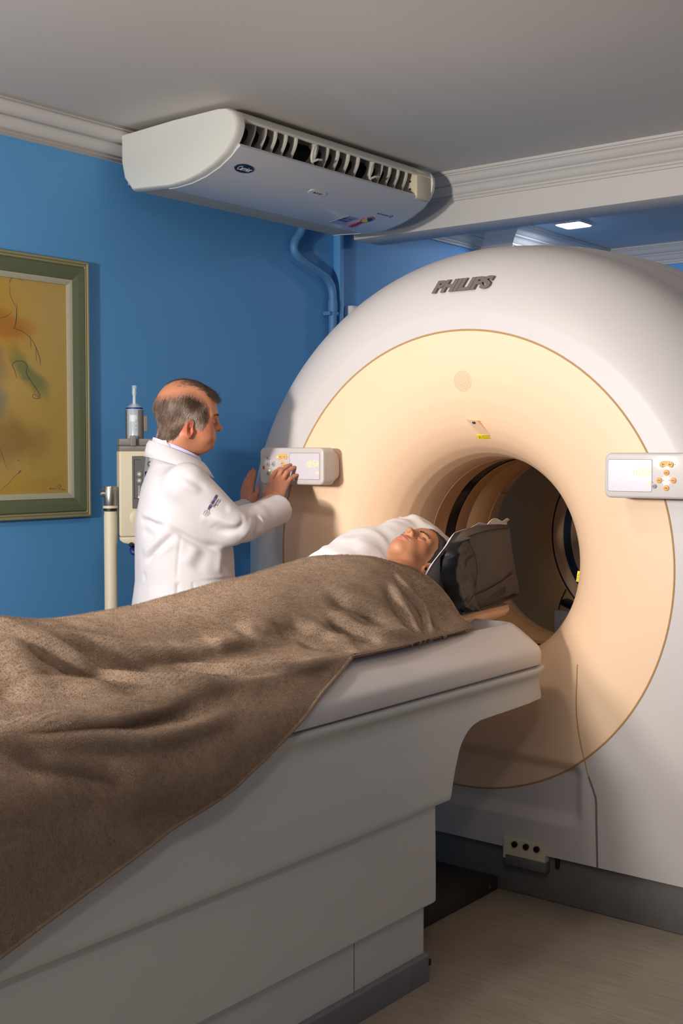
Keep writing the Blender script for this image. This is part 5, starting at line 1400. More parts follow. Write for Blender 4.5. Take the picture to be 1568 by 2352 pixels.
# shirt collar and coat collar: bands round the neck, open at the throat
def collar(name, m, rows, parent, gap=0.42, th=0.0035, n=72):
    """rows: (radius_f, radius_s, z_back, z_front, shift) from the inner top over the fold to the outer edge"""
    A = np.linspace(gap, 2 * PI - gap, n); V = []
    C = NB
    for rf, rs, zb, zf, sh in rows:
        for a in A:
            c = math.cos(a); w = (1 - c) / 2
            w = w ** 0.85
            p = C + DF * (rf * c + sh * (1 - w)) - DR * (rs * math.sin(a)); z = zf + (zb - zf) * w
            V.append((p[0], p[1], z))
    o = meshobj(name, V, grid_faces(len(rows), n), m, parent, angle=60)
    md = o.modifiers.new('thickness', 'SOLIDIFY'); md.thickness = th; md.offset = 0
    return o
SHIRT = mat('pale_blue_shirt', (188, 190, 226), 0.8, bump=(700, .15))
collar('shirt_collar', SHIRT, [(.070, .066, 1.455, 1.395, .022), (.067, .063, 1.500, 1.430, .020), (.066, .0625, 1.528, 1.455, .020), (.070, .067, 1.530, 1.457, .022), (.078, .076, 1.500, 1.425, .02)], doctor, gap=.25)
collar('coat_collar', CLOTH, [(.082, .080, 1.450, 1.37, .02), (.079, .077, 1.495, 1.415, .020), (.079, .077, 1.514, 1.434, .020), (.084, .083, 1.519, 1.438, .022), (.091, .094, 1.508, 1.425, .026), (.096, .106, 1.488, 1.408, .032), (.102, .118, 1.466, 1.388, .038)], doctor, gap=.36)
# ------------------------------------------------------------------ the patient
patient = thing('person', (2.4, GY, 0.9), 'woman with dark hair lying on her back with eyes closed under a brown blanket', 'person')
RP = rot_axes((-0.155, -0.14, 0.98), (0.98, -0.02, 0.155)); OP = np.array([3.250, 2.264, 1.122]); PS = 1.0
PF = dict(skull_w=0.073, face_w=0.052, jaw_w=0.044, neck=((-0.030, 0, -0.055), (-0.062, 0, -0.21)), neck_r=0.051, brow=0.0085, tip=(0.1165, 0, -0.0372), tip_r=0.0084, ala=0.0112,
          lip=1.55, lip_x=0.0985, lip_z=-0.0720, lid_line=-0.0265, ear=0.92, ear_c=(0.000, 0.0705, -0.038), chin_z=-0.099, chin_r=0.80, cheek=0.84)
F = head_field(PF, (-0.125, -0.105, -0.235), (0.140, 0.105, 0.145), 0.0021)
v, q = F.mesh(1); nP = vnormals(v, q)
col = np.tile(srgb_arr((192, 132, 96)), (len(v), 1))
for s in (1, -1):
    col = blend(col, (186, 112, 80), .5 * bump_w(v, (.068, s * .044, -.038), (.035, .028, .028)))
    col = blend(col, (150, 94, 72), .45 * bump_w(v, (.092, s * .032, -.014), (.014, .020, .010)))
    a = np.array([(.0945, s * .019, -.0265), (.0955, s * .0315, -.0292), (.089, s * .0445, -.0252)])
    d, t = polyline_dist(v, a); col = blend(col, (52, 36, 34), .85 * np.exp(-(d / .0014) ** 2))
lw = np.clip(np.maximum(bump_w(v, (.1000, 0, PF['lip_z'] + .0058), (.012, .0215, .0070), .6), bump_w(v, (.0990, 0, PF['lip_z'] - .0062), (.012, .0195, .0074), .6)), 0, 1)
col = blend(col, (182, 98, 92), .85 * lw)
parts = [(to_world(RP, OP, v * PS), q, col)]
# rest of her body, hidden by the blanket
F = Field((1.55, 1.98, 0.90), (3.20, 2.58, 1.17), 0.012)
F.u(F.cap((3.02, 2.27, 1.03), (2.55, 2.27, 1.015), .095, .100)); F.u(F.cap((2.98, 2.15, 1.01), (2.98, 2.39, 1.0), .055, .050), .06)
F.u(F.cap((2.55, 2.27, 1.0), (2.40, 2.27, 1.0), .11, .115), .06)
for s in (.085, -.085):
    F.u(F.cap((2.40, 2.27 + s, 1.0), (2.02, 2.27 + s, .995), .080, .056), .03); F.u(F.cap((2.02, 2.27 + s, .995), (1.68, 2.27 + s, .98), .052, .036), .02)
    F.u(F.cap((1.68, 2.27 + s, .98), (1.64, 2.27 + s * 1.1, 1.055), .036, .024), .02)
    F.u(F.cap((2.94, 2.27 + s * 1.7, 1.01), (2.68, 2.27 + s * 2.1, .985), .042, .036), .02); F.u(F.cap((2.68, 2.27 + s * 2.1, .985), (2.46, 2.27 + s * 2.0, .99), .034, .026), .02)
bv, bq = F.mesh(1)
parts.append((bv, bq, np.tile(srgb_arr((214, 156, 118)), (len(bv), 1))))
V, Q, Cc = join(parts); np_mesh('body', V, Q, SKIN, patient, Cc)
brow_hair(RP, OP, patient, [(.1035, .012, .0010), (.1035, .022, .0050), (.0985, .036, .0065), (.088, .049, .0015)], 300, .0040, (70, 52, 48), 18, r=.00034, skin=v)
brow_hair(RP, OP, patient, [(.0955, .020, -.0270), (.0965, .0315, -.0298), (.090, .0445, -.0258)], 46, .0045, (36, 26, 24), 19, r=.0003, name='eyelashes', skin=v)
# hair: dark mass drawn back, with strands laid over it
H = Field((-0.14, -0.12, -0.20), (0.11, 0.12, 0.17), 0.0028)
H.u(H.ell((-0.012, 0, 0.036), (0.105, 0.0815, 0.1005)))
H.u(H.ell((0.028, 0, 0.036), (0.081, 0.069, 0.080)), .02)
pl = H.x * .80 - H.z * .60 - (.0360 - 1.6 * (np.abs(H.y) - .03) ** 2 * (np.abs(H.y) > .03))
hgt = np.maximum(.012 - np.abs(H.d - pl), 0) / .012; H.d = np.maximum(H.d, pl) + hgt * hgt * .003
H.u(H.cap((-0.060, .045, -0.03), (-0.085, .050, -0.165), .030, .024), .03); H.u(H.cap((-0.060, -.045, -0.03), (-0.085, -.050, -0.165), .030, .024), .03)
H.u(H.cap((-0.080, .0, -0.02), (-0.095, .0, -0.165), .034, .026), .03)
hv, hq = H.mesh(2); hn = vnormals(hv, hq)
hv = hv + hn * (.0016 * noise3(hv * np.array([1, 3.0, 1]), 60, 4))[:, None]
HAIRM = mat('dark_hair_mass', (44, 31, 28), 0.45, spec=0.45, bump=(300, .5))
hairobj = np_mesh('hair', to_world(RP, OP, hv * PS), hq, HAIRM, patient)
rng = np.random.default_rng(31)
fa = np.linalg.norm(np.cross(hv[hq[:, 2]] - hv[hq[:, 0]], hv[hq[:, 3]] - hv[hq[:, 1]]), axis=1)
ctr = hv[hq].mean(1); fa = fa * ((ctr[:, 0] * .8 - ctr[:, 2] * .6) < .004); idx = rng.choice(len(hq), 16000, p=fa / fa.sum()); p = hv[hq[idx]].mean(1) + rng.normal(0, .0012, (16000, 3)); nn = hn[hq[idx]].mean(1)
tg = np.stack([-.8 * np.ones(len(p)), .25 * np.sign(p[:, 1]), -.15 - .9 * (p[:, 2] < .02)], 1)
tg = tg - nn * (tg * nn).sum(1, keepdims=True); tg /= np.linalg.norm(tg, axis=1, keepdims=True) + 1e-6
cols = np.clip(srgb_arr((52, 36, 32))[None] * (1 + rng.normal(0, .4, (len(p), 1))), .002, 1)
strands('strands', to_world(RP, OP, p * PS), (tg + nn * .14 + rng.normal(0, .09, p.shape)) @ RP.T, .030 + .025 * rng.random(len(p)), .00032, HAIR, hairobj, segs=5, droop=(-nn * .22) @ RP.T, cols=cols)

# ------------------------------------------------------------------ padded head blocks and the paper sheet
def side_profile(pts): return [(p[0], p[1]) for p in spline([(a, b, 0) for a, b in pts + pts[:1]], 8)][:-1]
def head_block(name, y0, y1, label, sgn):
    """wedge-shaped pad; the outer face looks away from the head"""
    t = thing(name, (3.4, (y0 + y1) / 2, 0.965), label, 'cushion', 'padded head blocks' if False else None)
    outline = [(3.215, 1.000), (3.170, 1.055), (3.158, 1.110), (3.175, 1.155), (3.215, 1.192), (3.280, 1.216), (3.36, 1.228), (3.46, 1.236), (3.555, 1.236), (3.572, 1.224), (3.590, 1.150), (3.615, 1.070), (3.640, 1.004), (3.632, .992), (3.54, .985), (3.42, .973), (3.30, .966), (3.245, .972)]
    pr = side_profile(outline); P = np.array(pr); c = np.array([3.38, 1.10])
    n = len(P); rows = []
    lev = [(0.0, .86), (0.0, .93), (.006, .975), (.016, 1.0), (.05, 1.006), (.085, 1.0), (.095, .97), (.095, .90)]
    rng_ = np.random.default_rng(6)
    V = []
    for d, sc in lev:
        y = y0 + d / .095 * (y1 - y0)
        for k, pnt in enumerate(P):
            r = c + (pnt - c) * sc
            V.append((r[0] + d * 1.15 * float(sstep(3.42, 3.17, r[0])), y, r[1]))
    V = np.array(V)
    # outer face as a gently quilted sheet
    body = meshobj('pad', V, grid_faces(len(lev), n, wrap_v=True) + [tuple(range((len(lev) - 1) * n, len(lev) * n))], M['leather'], t, angle=70, recalc=True)
    # outer face: grid inside the outline
    G = 26; V = []; F = []
    for i in range(G + 1):
        k = i / G
        for j, pnt in enumerate(P):
            r = c + (pnt - c) * .94 * k
            bulge = -.012 * (1 - k ** 3)
            w = sstep(3.30, 3.20, r[0]); wr = .0050 * w * math.sin(j * 1.9 + 3 * k) * k + .0022 * float(noise3(np.array([[r[0], 0, r[1]]]), 26, 5)[0])
            V.append((r[0], y0 + (bulge - wr) * sgn, r[1]))
    F = grid_faces(G + 1, n, wrap_v=True)
    meshobj('face_panel', V, F, M['grey_cloth'], t, angle=70, recalc=True)
    # dark vinyl nose with gathers
    V = []; NA, NBb = 110, 40
    oi = [(3.330, .968), (3.262, .966), (3.212, .998), (3.168, 1.055), (3.156, 1.110), (3.173, 1.157), (3.214, 1.194), (3.262, 1.212)]
    ei = [(3.335, .985), (3.315, 1.020), (3.318, 1.060), (3.322, 1.100), (3.318, 1.140), (3.300, 1.170), (3.280, 1.190), (3.270, 1.207)]
    ps = np.array(spline([(x, z, 0) for x, z in oi], 16)); es = np.array(spline([(x, z, 0) for x, z in ei], 16))
    for i in range(NA):
        a = i / (NA - 1); k = a * (len(ps) - 1.001); ii = int(k); fr = k - ii
        p0 = ps[ii] * (1 - fr) + ps[ii + 1] * fr; e = es[ii] * (1 - fr) + es[ii + 1] * fr
        for j in range(NBb):
            b = j / (NBb - 1)
            r = p0[:2] * (1 - b) + e[:2] * b
            ph = a * 13 + 1.6 * math.sin(a * 7) + 1.4 * b
            amp = .0115 * (1 - b) ** .45 * min(1, b * 6 + .3) * (.4 + .6 * math.sin(PI * min(1, a * 1.3)))
            g = amp * math.sin(ph) + .9 * amp * float(noise3(np.array([[a * 16, b * 2.2, 5]]), 1.0, 7)[0]) + .002 * float(noise3(np.array([[r[0] * 1.5, 2, r[1]]]), 34, 9)[0]) * (1 - b * .5)
            roll = .034 * max(0, 1 - b * 3.4) ** 2
            edge = .0145 - .006 * b if b < .97 else .004
            V.append((r[0] + .004 * math.sin(ph * .5) * (1 - b), y0 + sgn * (roll - edge - .014 - g), r[1]))
    meshobj('vinyl_nose', V, grid_faces(NA, NBb), M['leather_shiny'], t, angle=0, recalc=True)
    def on_face(x, z, lift=.0): 
        k = .0
        return (x, y0 - sgn * (.0125 + lift), z)
    # webbing strap and the dark patch strip below it, bottom zip piping
    def ribbon(nm, pts, wd, m, lift, parent=t):
        sp = spline([(a, b, 0) for a, b in pts], 8); bm = bmesh.new(); pv = None
        for i_, p_ in enumerate(sp):
            tt = sp[min(i_ + 1, len(sp) - 1)] - sp[max(i_ - 1, 0)]; tt = tt / np.hypot(*tt[:2]); nrm = np.array([-tt[1], tt[0]]) * wd / 2
            cur = []
            for s_, l_ in ((1, 0), (1, .002), (-1, .002), (-1, 0)):
                cur.append(bm.verts.new(on_face(p_[0] + nrm[0] * s_, p_[1] + nrm[1] * s_, lift + l_)))
            if pv:
                for k_ in range(4): bm.faces.new((pv[k_], pv[(k_ + 1) % 4], cur[(k_ + 1) % 4], cur[k_]))
            else: bm.faces.new(cur)
            pv = cur
        bm.faces.new(pv); return bmobj(nm, bm, m, parent)
    ribbon('strap', [(3.300, 1.008), (3.40, 1.022), (3.50, 1.046), (3.572, 1.068)], .022, M['strap'], .004)
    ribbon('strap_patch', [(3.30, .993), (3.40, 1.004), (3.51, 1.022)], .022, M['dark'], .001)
    tube('piping', [on_face(p[0], p[1], -.006) for p in spline([(a, b, 0) for a, b in [(3.255, .968), (3.40, .974), (3.54, .987), (3.605, .994)]], 8)], .0042, M['leather'], t, n=8)
    tube('piping', [on_face(p[0], p[1], -.008) for p in spline([(a, b, 0) for a, b in [(3.172, 1.145), (3.215, 1.184), (3.280, 1.210), (3.40, 1.226), (3.55, 1.230)]], 8)], .0034, M['leather'], t, n=8)
    return t
head_block('head_block', 2.095, 2.158, 'black padded leather head block with a strap, beside the woman\'s ear', 1)

# paper sheet: up over the far block, under the head, up inside the near block
xs = np.linspace(2.975, 3.69, 50)
far_top = np.interp(xs, [2.975, 3.005, 3.022, 3.04, 3.12, 3.25, 3.34, 3.426, 3.48, 3.532, 3.57, 3.614, 3.69], [1.04, 1.10, 1.145, 1.164, 1.190, 1.223, 1.236, 1.247, 1.246, 1.262, 1.255, 1.230, 1.19])
near_top = np.interp(xs + .03 * sstep(3.30, 3.16, xs) - .012 * sstep(3.2, 3.3, xs), [2.97, 3.12, 3.199, 3.261, 3.324, 3.442, 3.566, 3.66, 3.69], [1.02, 1.03, 1.080, 1.158, 1.213, 1.230, 1.244, 1.247, 1.23])
V = []; NV = 60
for i, x in enumerate(xs):
    ft, ntp = far_top[i], near_top[i]
    lowz = 1.03
    ctrl = [(2.60, max(ft - .16, .975), 0), (2.575, max(ft - .06, .985), 0), (2.53, max(ft - .008, .99), 0), (2.47, ft, 0), (2.415, ft - .02, 0), (2.37, ft - .08, 0), (2.335, min(lowz + .02, ft - .1), 0), (2.27, lowz - .03, 0), (2.215, lowz - .02, 0), (2.188, lowz + .3 * max(ntp - lowz, 0), 0), (2.183, max(ntp - .02, lowz), 0), (2.180, max(ntp, lowz + .01), 0), (2.172, max(ntp + .004, lowz + .014), 0)]
    sp = np.array(spline(ctrl, 8)); L = np.concatenate([[0], np.cumsum(np.linalg.norm(np.diff(sp, axis=0), axis=1))])
    t = np.linspace(0, L[-1], NV)
    for j in range(NV): V.append((x, np.interp(t[j], L, sp[:, 0]), np.interp(t[j], L, sp[:, 1])))
V = np.array(V)
far_w = sstep(2.33, 2.40, V[:, 1])
V[:, 2] += far_w * (noise3(V, 14, 11) * .009 - np.abs(noise3(V, 17, 12)) * .009 - np.abs(noise3(V, 40, 14)) * .003) + far_w * .016 * np.exp(-((V[:, 0] - 3.545) / .035) ** 2) * noise3(V, 24, 5)
V[:, 0] += far_w * noise3(V, 16, 13) * .008
fold = np.exp(-(((V[:, 0] - 3.42) + (V[:, 1] - 2.45) * .6) / .010) ** 2) * far_w
V[:, 2] -= fold * .006
nearw = sstep(2.20, 2.185, V[:, 1]) * sstep(3.35, 3.5, V[:, 0])
V[:, 2] += nearw * (.006 * np.sin(V[:, 0] * 60) + .004 * noise3(V, 40, 3))
sheet = meshobj('paper_sheet', V, grid_faces(len(xs), NV), M['paper'], None, angle=80)
md = sheet.modifiers.new('thickness', 'SOLIDIFY'); md.thickness = 0.0012; md.offset = 0
tag(sheet, 'crumpled white paper sheet spread under the woman\'s head and over the far side', 'sheet')
# ------------------------------------------------------------------ the blanket
BX0, BX1 = 0.55, 3.145
BZ = 0.945                                             # top of the couch rail
def blanket_section(X):
    """control points (Y, Z) from the far hem over the body to the near hem, and where the near flap ends"""
    zt = np.interp(X, [0.5, 1.10, 1.30, 1.45, 1.56, 1.64, 1.72, 1.80, 1.89, 2.057, 2.176, 2.30, 2.42, 2.60, 2.72, 2.81, 2.90, 3.00, 3.10, 3.16],
                      [.955, .958, .975, 1.03, 1.09, 1.108, 1.088, 1.072, 1.070, 1.082, 1.090, 1.105, 1.122, 1.134, 1.150, 1.163, 1.165, 1.150, 1.122, 1.10])
    wid = np.interp(X, [0.5, 1.4, 1.64, 1.9, 2.4, 2.8, 3.0, 3.15], [.9, .85, .80, .86, 1.0, 1.06, 1.06, 1.0])
    toe = np.interp(X, [0.5, 1.36, 1.47, 1.77, 2.0, 2.23, 2.49, 2.72, 2.84, 3.03, 3.15], [1.895, 1.895, 1.900, 1.902, 1.918, 1.912, 1.926, 1.925, 1.935, 1.945, 1.96])
    h = zt - BZ; c = GY
    y = lambda d: c + d * wid
    body = [(2.705, .60), (2.700, .80), (2.685, .905), (2.64, BZ + .008), (y(.245), BZ + .14 * h + .004), (y(.195), BZ + .55 * h), (y(.125), BZ + .90 * h), (y(.03), zt), (y(-.06), BZ + .975 * h), (y(-.135), BZ + .80 * h), (y(-.20), BZ + .50 * h), (y(-.25), BZ + .22 * h)]
    body[-1] = (max(body[-1][0], toe + .04), body[-1][1])
    return body, toe
def flap_len(X): return float(np.interp(X, [0.5, 0.9, 1.325, 1.53, 1.765, 1.95, 2.10, 2.20, 2.28, 2.40, 2.455, 2.48, 3.2], [.62, .54, .420, .355, .287, .232, .170, .125, .085, .035, .010, 0.004, 0.004]))
NU, NVB, NVF = 420, 150, 70
XS = np.linspace(BX0, BX1, NU)
V = np.zeros((NU, NVB + NVF, 3)); TT = np.zeros((NU, NVB + NVF))
FLAP = np.array(spline([(1.925, BZ + .004, 0), (1.900, .918, 0), (1.874, .886, 0), (1.860, .862, 0), (1.850, .835, 0), (1.846, .80, 0), (1.846, .74, 0), (1.850, .66, 0), (1.852, .55, 0), (1.853, .42, 0), (1.853, .25, 0)], 10))
FL = np.concatenate([[0], np.cumsum(np.linalg.norm(np.diff(FLAP, axis=0), axis=1))])
for i, X in enumerate(XS):
    body, toe = blanket_section(X)
    sp = np.array(spline([(a, b, 0) for a, b in body] + [(toe, BZ + .012, 0)], 8)); L = np.concatenate([[0], np.cumsum(np.linalg.norm(np.diff(sp, axis=0), axis=1))])
    t = np.linspace(0, L[-1], NVB)
    V[i, :NVB, 0] = X; V[i, :NVB, 1] = np.interp(t, L, sp[:, 0]); V[i, :NVB, 2] = np.interp(t, L, sp[:, 1])
    fl = flap_len(X); t = np.linspace(0, 1, NVF + 1)[1:] * fl
    V[i, NVB:, 0] = X; V[i, NVB:, 1] = np.interp(t, FL, FLAP[:, 0]) + (toe - 1.925) * np.exp(-t / .03); V[i, NVB:, 2] = np.interp(t, FL, FLAP[:, 1]) + .004
for _ in range(10):
    k0, k1 = NVB - 14, NVB + 12
    w_ = np.sin(np.linspace(0, PI, k1 - k0))[None, :, None] * .5
    V[:, k0:k1] = V[:, k0:k1] * (1 - w_) + w_ * .5 * (V[:, k0 - 1:k1 - 1] + V[:, k0 + 1:k1 + 1])
XSH = np.zeros(NVB + NVF); XSH[:NVB] = .040 * sstep(.86, 1.0, np.linspace(0, 1, NVB)); XSH[NVB:] = .040
V[:, :, 0] -= XSH[None, :] * sstep(2.62, 3.145, V[:, :, 0])
V = V.reshape(-1, 3)
BQ = np.array(grid_faces(NU, NVB + NVF))
# soften the tuck between body and rail
nB = vnormals(V, BQ)
if nB[NU // 2 * (NVB + NVF) + NVB // 2, 2] < 0: BQ = BQ[:, ::-1]; nB = -nB
BL_FOLDS = []
BL_FOLDS = [([(1.638,2.201,1.097),(1.693,2.174,1.073),(1.777,2.16,1.051),(1.836,2.128,1.029),(1.908,2.1,1.01),(2.06,2.076,0.999),(2.234,2.058,0.997),(2.347,2.027,0.984),(2.378,2.001,0.975)],0.019799999999999998,0.021599999999999998),([(1.867,2.101,1.009),(1.946,2.081,0.993),(2.032,2.055,0.979),(2.099,2.007,0.968),(2.25,1.944,0.962),(2.346,1.929,0.958)],-0.0216,0.0156),([(1.911,2.089,0.999),(1.989,2.065,0.982),(2.046,2.031,0.972),(2.127,1.96,0.963),(2.255,1.927,0.958),(2.413,1.924,0.954)],0.018000000000000002,0.0144),([(1.931,2.065,0.978),(2.013,1.999,0.966),(2.076,1.949,0.961),(2.202,1.917,0.954)],-0.014400000000000001,0.0168),([(1.633,2.199,1.095),(1.646,2.169,1.079),(1.683,2.138,1.05),(1.717,2.104,1.014),(1.773,2.064,0.975),(1.804,2.002,0.965),(1.859,1.959,0.961),(1.932,1.932,0.958),(2.044,1.919,0.952)],0.028800000000000003,0.0204),([(1.619,2.181,1.083),(1.624,2.147,1.061),(1.652,2.115,1.03),(1.698,2.095,1.0),(1.743,2.067,0.976),(1.761,2.012,0.967)],-0.019799999999999998,0.0192),([(1.724,2.165,1.062),(1.776,2.12,1.024),(1.824,2.084,0.986),(1.866,2.04,0.969),(1.918,2.006,0.965)],-0.015299999999999998,0.036),([(1.606,2.179,1.08),(1.588,2.132,1.043),(1.581,2.1,1.009),(1.593,2.063,0.977)],0.015299999999999998,0.036),([(1.509,2.088,0.983),(1.561,2.066,0.977),(1.626,2.045,0.975),(1.683,1.996,0.967),(1.74,1.96,0.962)],0.0272,0.048),([(1.387,1.921,0.957),(1.479,1.903,0.947),(1.6,1.898,0.933),(1.709,1.897,0.93),(1.879,1.902,0.932)],0.0216,0.0156),([(1.375,1.905,0.952),(1.449,1.899,0.94),(1.545,1.895,0.926),(1.653,1.89,0.916)],-0.009,0.01),([(1.37,1.898,0.943),(1.472,1.893,0.923),(1.601,1.879,0.899),(1.715,1.87,0.886),(1.847,1.869,0.885),(2.001,1.879,0.898)],0.0216,0.0192),([(1.611,1.891,0.917),(1.701,1.888,0.913),(1.807,1.891,0.916),(1.907,1.894,0.919)],-0.014400000000000001,0.021599999999999998),([(1.36,1.884,0.908),(1.432,1.87,0.887),(1.514,1.858,0.864),(1.592,1.849,0.835),(1.662,1.846,0.811)],-0.0216,0.024),([(1.399,1.884,0.908),(1.494,1.866,0.88),(1.578,1.854,0.853),(1.671,1.846,0.809)],0.0162,0.0192),([(1.431,1.849,0.834),(1.555,1.845,0.784),(1.702,1.846,0.738),(1.855,1.846,0.741)],-0.011899999999999999,0.054),([(1.535,1.847,0.823),(1.686,1.846,0.785),(1.837,1.845,0.783),(1.966,1.846,0.808)],0.011899999999999999,0.054),([(2.223,2.078,1.019),(2.272,2.085,1.03),(2.307,2.074,1.024),(2.313,2.06,1.01)],0.014400000000000001,0.026399999999999996),([(2.322,2.06,1.012),(2.394,2.06,1.021),(2.44,2.06,1.025)],-0.014400000000000001,0.026399999999999996),([(2.092,2.077,1.004),(2.171,2.076,1.011),(2.216,2.072,1.012)],0.014400000000000001,0.024),([(2.435,2.056,1.02),(2.476,2.035,0.999),(2.499,2.0,0.978),(2.546,1.962,0.967)],0.018000000000000002,0.0192),([(2.366,2.029,0.986),(2.403,1.991,0.973),(2.453,1.963,0.967),(2.513,1.936,0.959)],-0.018000000000000002,0.0144),([(2.533,2.07,1.041),(2.586,2.038,1.009),(2.624,1.993,0.979),(2.671,1.969,0.971),(2.752,1.959,0.969),(2.796,1.94,0.959)],0.0216,0.0192),([(2.515,2.055,1.025),(2.561,2.028,0.997),(2.59,1.987,0.975),(2.632,1.949,0.964)],-0.0216,0.0168),([(2.597,2.123,1.09),(2.635,2.092,1.069),(2.699,2.06,1.045),(2.745,2.034,1.018),(2.774,1.994,0.985),(2.784,1.942,0.96)],0.014400000000000001,0.026399999999999996),([(2.569,2.1,1.071),(2.625,2.074,1.051),(2.678,2.044,1.024),(2.722,2.007,0.99)],-0.0162,0.0288),([(2.868,2.104,1.101),(2.858,2.054,1.051),(2.85,2.008,0.996),(2.802,1.937,0.957)],0.019799999999999998,0.0192),([(2.823,2.091,1.089),(2.82,2.048,1.042),(2.814,2.003,0.992),(2.786,1.948,0.964)],-0.014400000000000001,0.021599999999999998),([(2.868,2.072,1.069),(2.876,2.037,1.029),(2.868,1.995,0.987),(2.822,1.938,0.956)],-0.018000000000000002,0.0168),([(2.946,2.145,1.127),(2.932,2.093,1.088),(2.946,2.05,1.042),(2.946,2.016,1.002),(2.897,1.972,0.973),(2.852,1.936,0.953)],0.016,0.01),([(2.915,2.13,1.121),(2.903,2.077,1.074),(2.921,2.037,1.029),(2.909,2.001,0.991),(2.843,1.947,0.961)],-0.009,0.01),([(2.95,2.111,1.102),(2.965,2.069,1.061),(2.988,2.032,1.018),(2.935,1.981,0.977),(2.893,1.942,0.956)],-0.0108,0.021599999999999998),([(2.999,2.103,1.09),(3.051,2.075,1.053),(3.083,2.033,1.0),(3.025,1.959,0.96)],0.0102,0.036)]
V = creases(V, nB, BL_FOLDS)
Vg_ = V.reshape(NU, NVB + NVF, 3)
for _ in range(2):
    Vg_[1:-1, 1:-1] = .5 * Vg_[1:-1, 1:-1] + .125 * (Vg_[:-2, 1:-1] + Vg_[2:, 1:-1] + Vg_[1:-1, :-2] + Vg_[1:-1, 2:])
V = Vg_.reshape(-1, 3)
BL_N = vnormals(V, BQ)
V = V + BL_N * (noise3(V * np.array([.5, 1, 1]), 7, 21) * .007 + noise3(V * np.array([.6, 1, 1]), 19, 22) * .0025)[:, None]
BLM = mat('brown_fleece', (152, 129, 110), 0.95, spec=0.1, sheen=0.3, bump=(330, .9, 5), var=(60, .10))
blanket = np_mesh('blanket', V, BQ, BLM, None)
md = blanket.modifiers.new('thickness', 'SOLIDIFY'); md.thickness = 0.007; md.offset = 1.0
tag(blanket, 'brown fleece blanket covering the woman and hanging over the couch side', 'blanket')
# stitched hem along the hanging edge, and the fleece pile
VG = V.reshape(NU, NVB + NVF, 3); NG = vnormals(V, BQ).reshape(NU, NVB + NVF, 3)
i1 = int(np.searchsorted(XS, 2.47)); edge = [VG[i, -1] + NG[i, -1] * .004 for i in range(0, i1, 3)]
tube('hem', edge, 0.0062, BLM, blanket, n=8)
edge = [VG[-1, j] + NG[-1, j] * .004 for j in range(30, NVB, 3)]
tube('hem', edge, 0.0062, BLM, blanket, n=8)
PILE = mat('fleece_pile', (160, 136, 116), 0.95, spec=0.1, attr='tone')
rng = np.random.default_rng(77)
fc = V[BQ].mean(1); ar = np.linalg.norm(np.cross(V[BQ[:, 2]] - V[BQ[:, 0]], V[BQ[:, 3]] - V[BQ[:, 1]]), axis=1)
ar = ar * (fc[:, 0] > 1.22) * (fc[:, 1] < 2.46); NP_ = 190000
ix = rng.choice(len(BQ), NP_, p=ar / ar.sum()); bw = rng.dirichlet((1, 1, 1, 1), NP_)
pp = (V[BQ[ix]] * bw[..., None]).sum(1); nn = NG.reshape(-1, 3)[BQ[ix]].mean(1); nn /= np.linalg.norm(nn, axis=1, keepdims=True)
pd = nn * .8 + np.array([-.35, -.1, -.25]) + .5 * np.stack([noise3(pp, 30, k) for k in (1, 2, 3)], 1) + rng.normal(0, .35, nn.shape)
pd /= np.linalg.norm(pd, axis=1, keepdims=True)
pc = np.clip(srgb_arr((156, 133, 113))[None] * (1 + rng.normal(0, .11, (NP_, 1))), .02, 1)
pile = strands('pile', pp + nn * .0065, pd, (.0040 + .0025 * rng.random(NP_)), .00030, PILE, blanket, segs=2, cols=pc)
pile['kind'] = 'stuff'
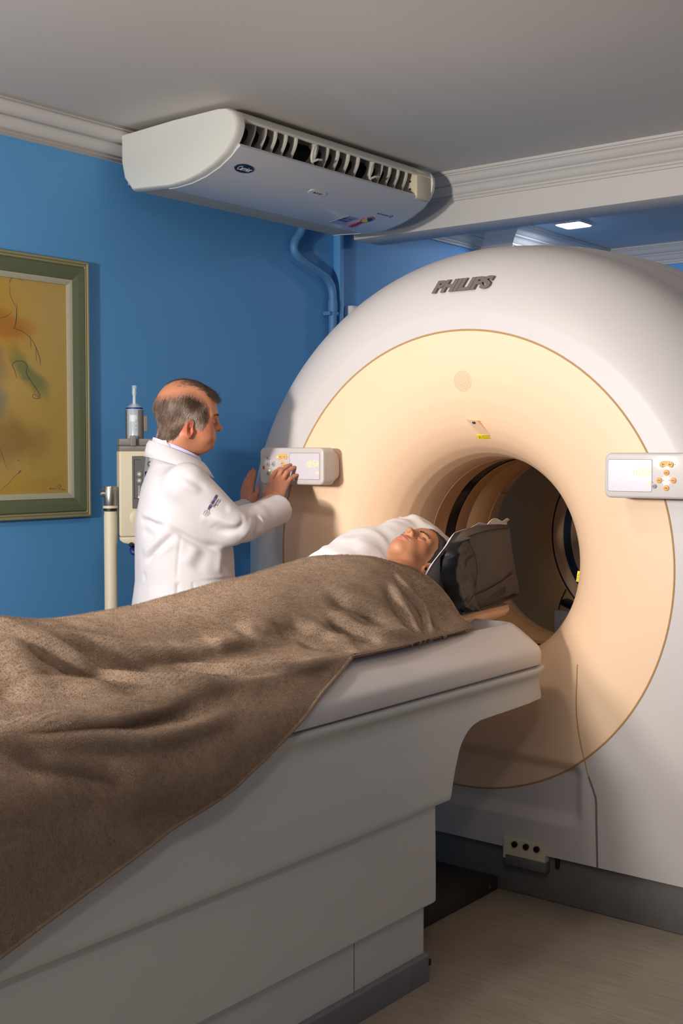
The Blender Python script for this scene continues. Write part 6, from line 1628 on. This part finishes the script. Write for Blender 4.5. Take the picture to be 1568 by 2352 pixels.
# ------------------------------------------------------------------ light
def lamp_light(name, kind, loc, energy, col, size=0.25, aim=None, **k):
    l = bpy.data.lights.new(name, kind); l.energy = energy; l.color = col
    if kind == 'AREA': l.shape = 'DISK'; l.size = size
    else: l.shadow_soft_size = size
    for a, b in k.items(): setattr(l, a, b)
    o = bpy.data.objects.new(name, l); COL.objects.link(o); o.location = loc
    if aim is not None:
        d = Vector(aim) - Vector(loc); o.rotation_euler = d.to_track_quat('-Z', 'Y').to_euler()
    return o
lamp_light('work_lamp', 'SPOT', (0.90, 2.62, 1.68), 146, (1.0, 0.925, 0.85), 0.11, aim=(3.5, 2.30, 1.44), spot_size=math.radians(78), spot_blend=1.0)
lamp_light('bounce_fill', 'AREA', (-1.35, 2.2, 1.75), 175, (1.0, 0.95, 0.89), 0.3, aim=(-0.1, 2.5, 2.83))  # fill added out of view, aimed up to bounce off the ceiling
lamp_light('overhead_fill', 'AREA', (2.05, 2.2, 2.80), 9, (1.0, 0.93, 0.84), 0.25, aim=(2.2, 2.1, 0))  # fill added above the couch, a bare light without fixture
lamp_light('overhead_fill', 'AREA', (0.9, 0.4, 2.80), 7, (1.0, 0.95, 0.9), 0.3, aim=(1.2, 0.7, 0))  # weak fill added to lift the floor and couch side, no fixture
lamp_light('ceiling_lamp_light', 'AREA', (6.52, 3.42, 2.80), 8, (0.80, 0.88, 1.0), 0.15, aim=(6.52, 3.42, 0))
lamp_light('ceiling_lamp_light', 'AREA', (6.2, 0.9, 2.78), 13, (0.72, 0.82, 1.0), 0.2, aim=(5.9, 0.9, 0))
w = bpy.data.worlds.new('world'); SC.world = w; w.use_nodes = True
bg = w.node_tree.nodes['Background']; bg.inputs['Color'].default_value = (0.80, 0.88, 1.0, 1); bg.inputs['Strength'].default_value = 0.16

SC.view_settings.view_transform = 'Standard'; SC.view_settings.look = 'None'
SC.view_settings.exposure = 0.0; SC.view_settings.gamma = 1.0; SC.view_settings.use_curve_mapping = False
SC.cycles.use_denoising = True
SC.cycles.max_bounces = 10; SC.cycles.diffuse_bounces = 8; SC.cycles.glossy_bounces = 3; SC.cycles.transmission_bounces = 4; SC.cycles.transparent_max_bounces = 8
SC.cycles.sample_clamp_indirect = 6.0
SC.cycles.caustics_reflective = False; SC.cycles.caustics_refractive = False
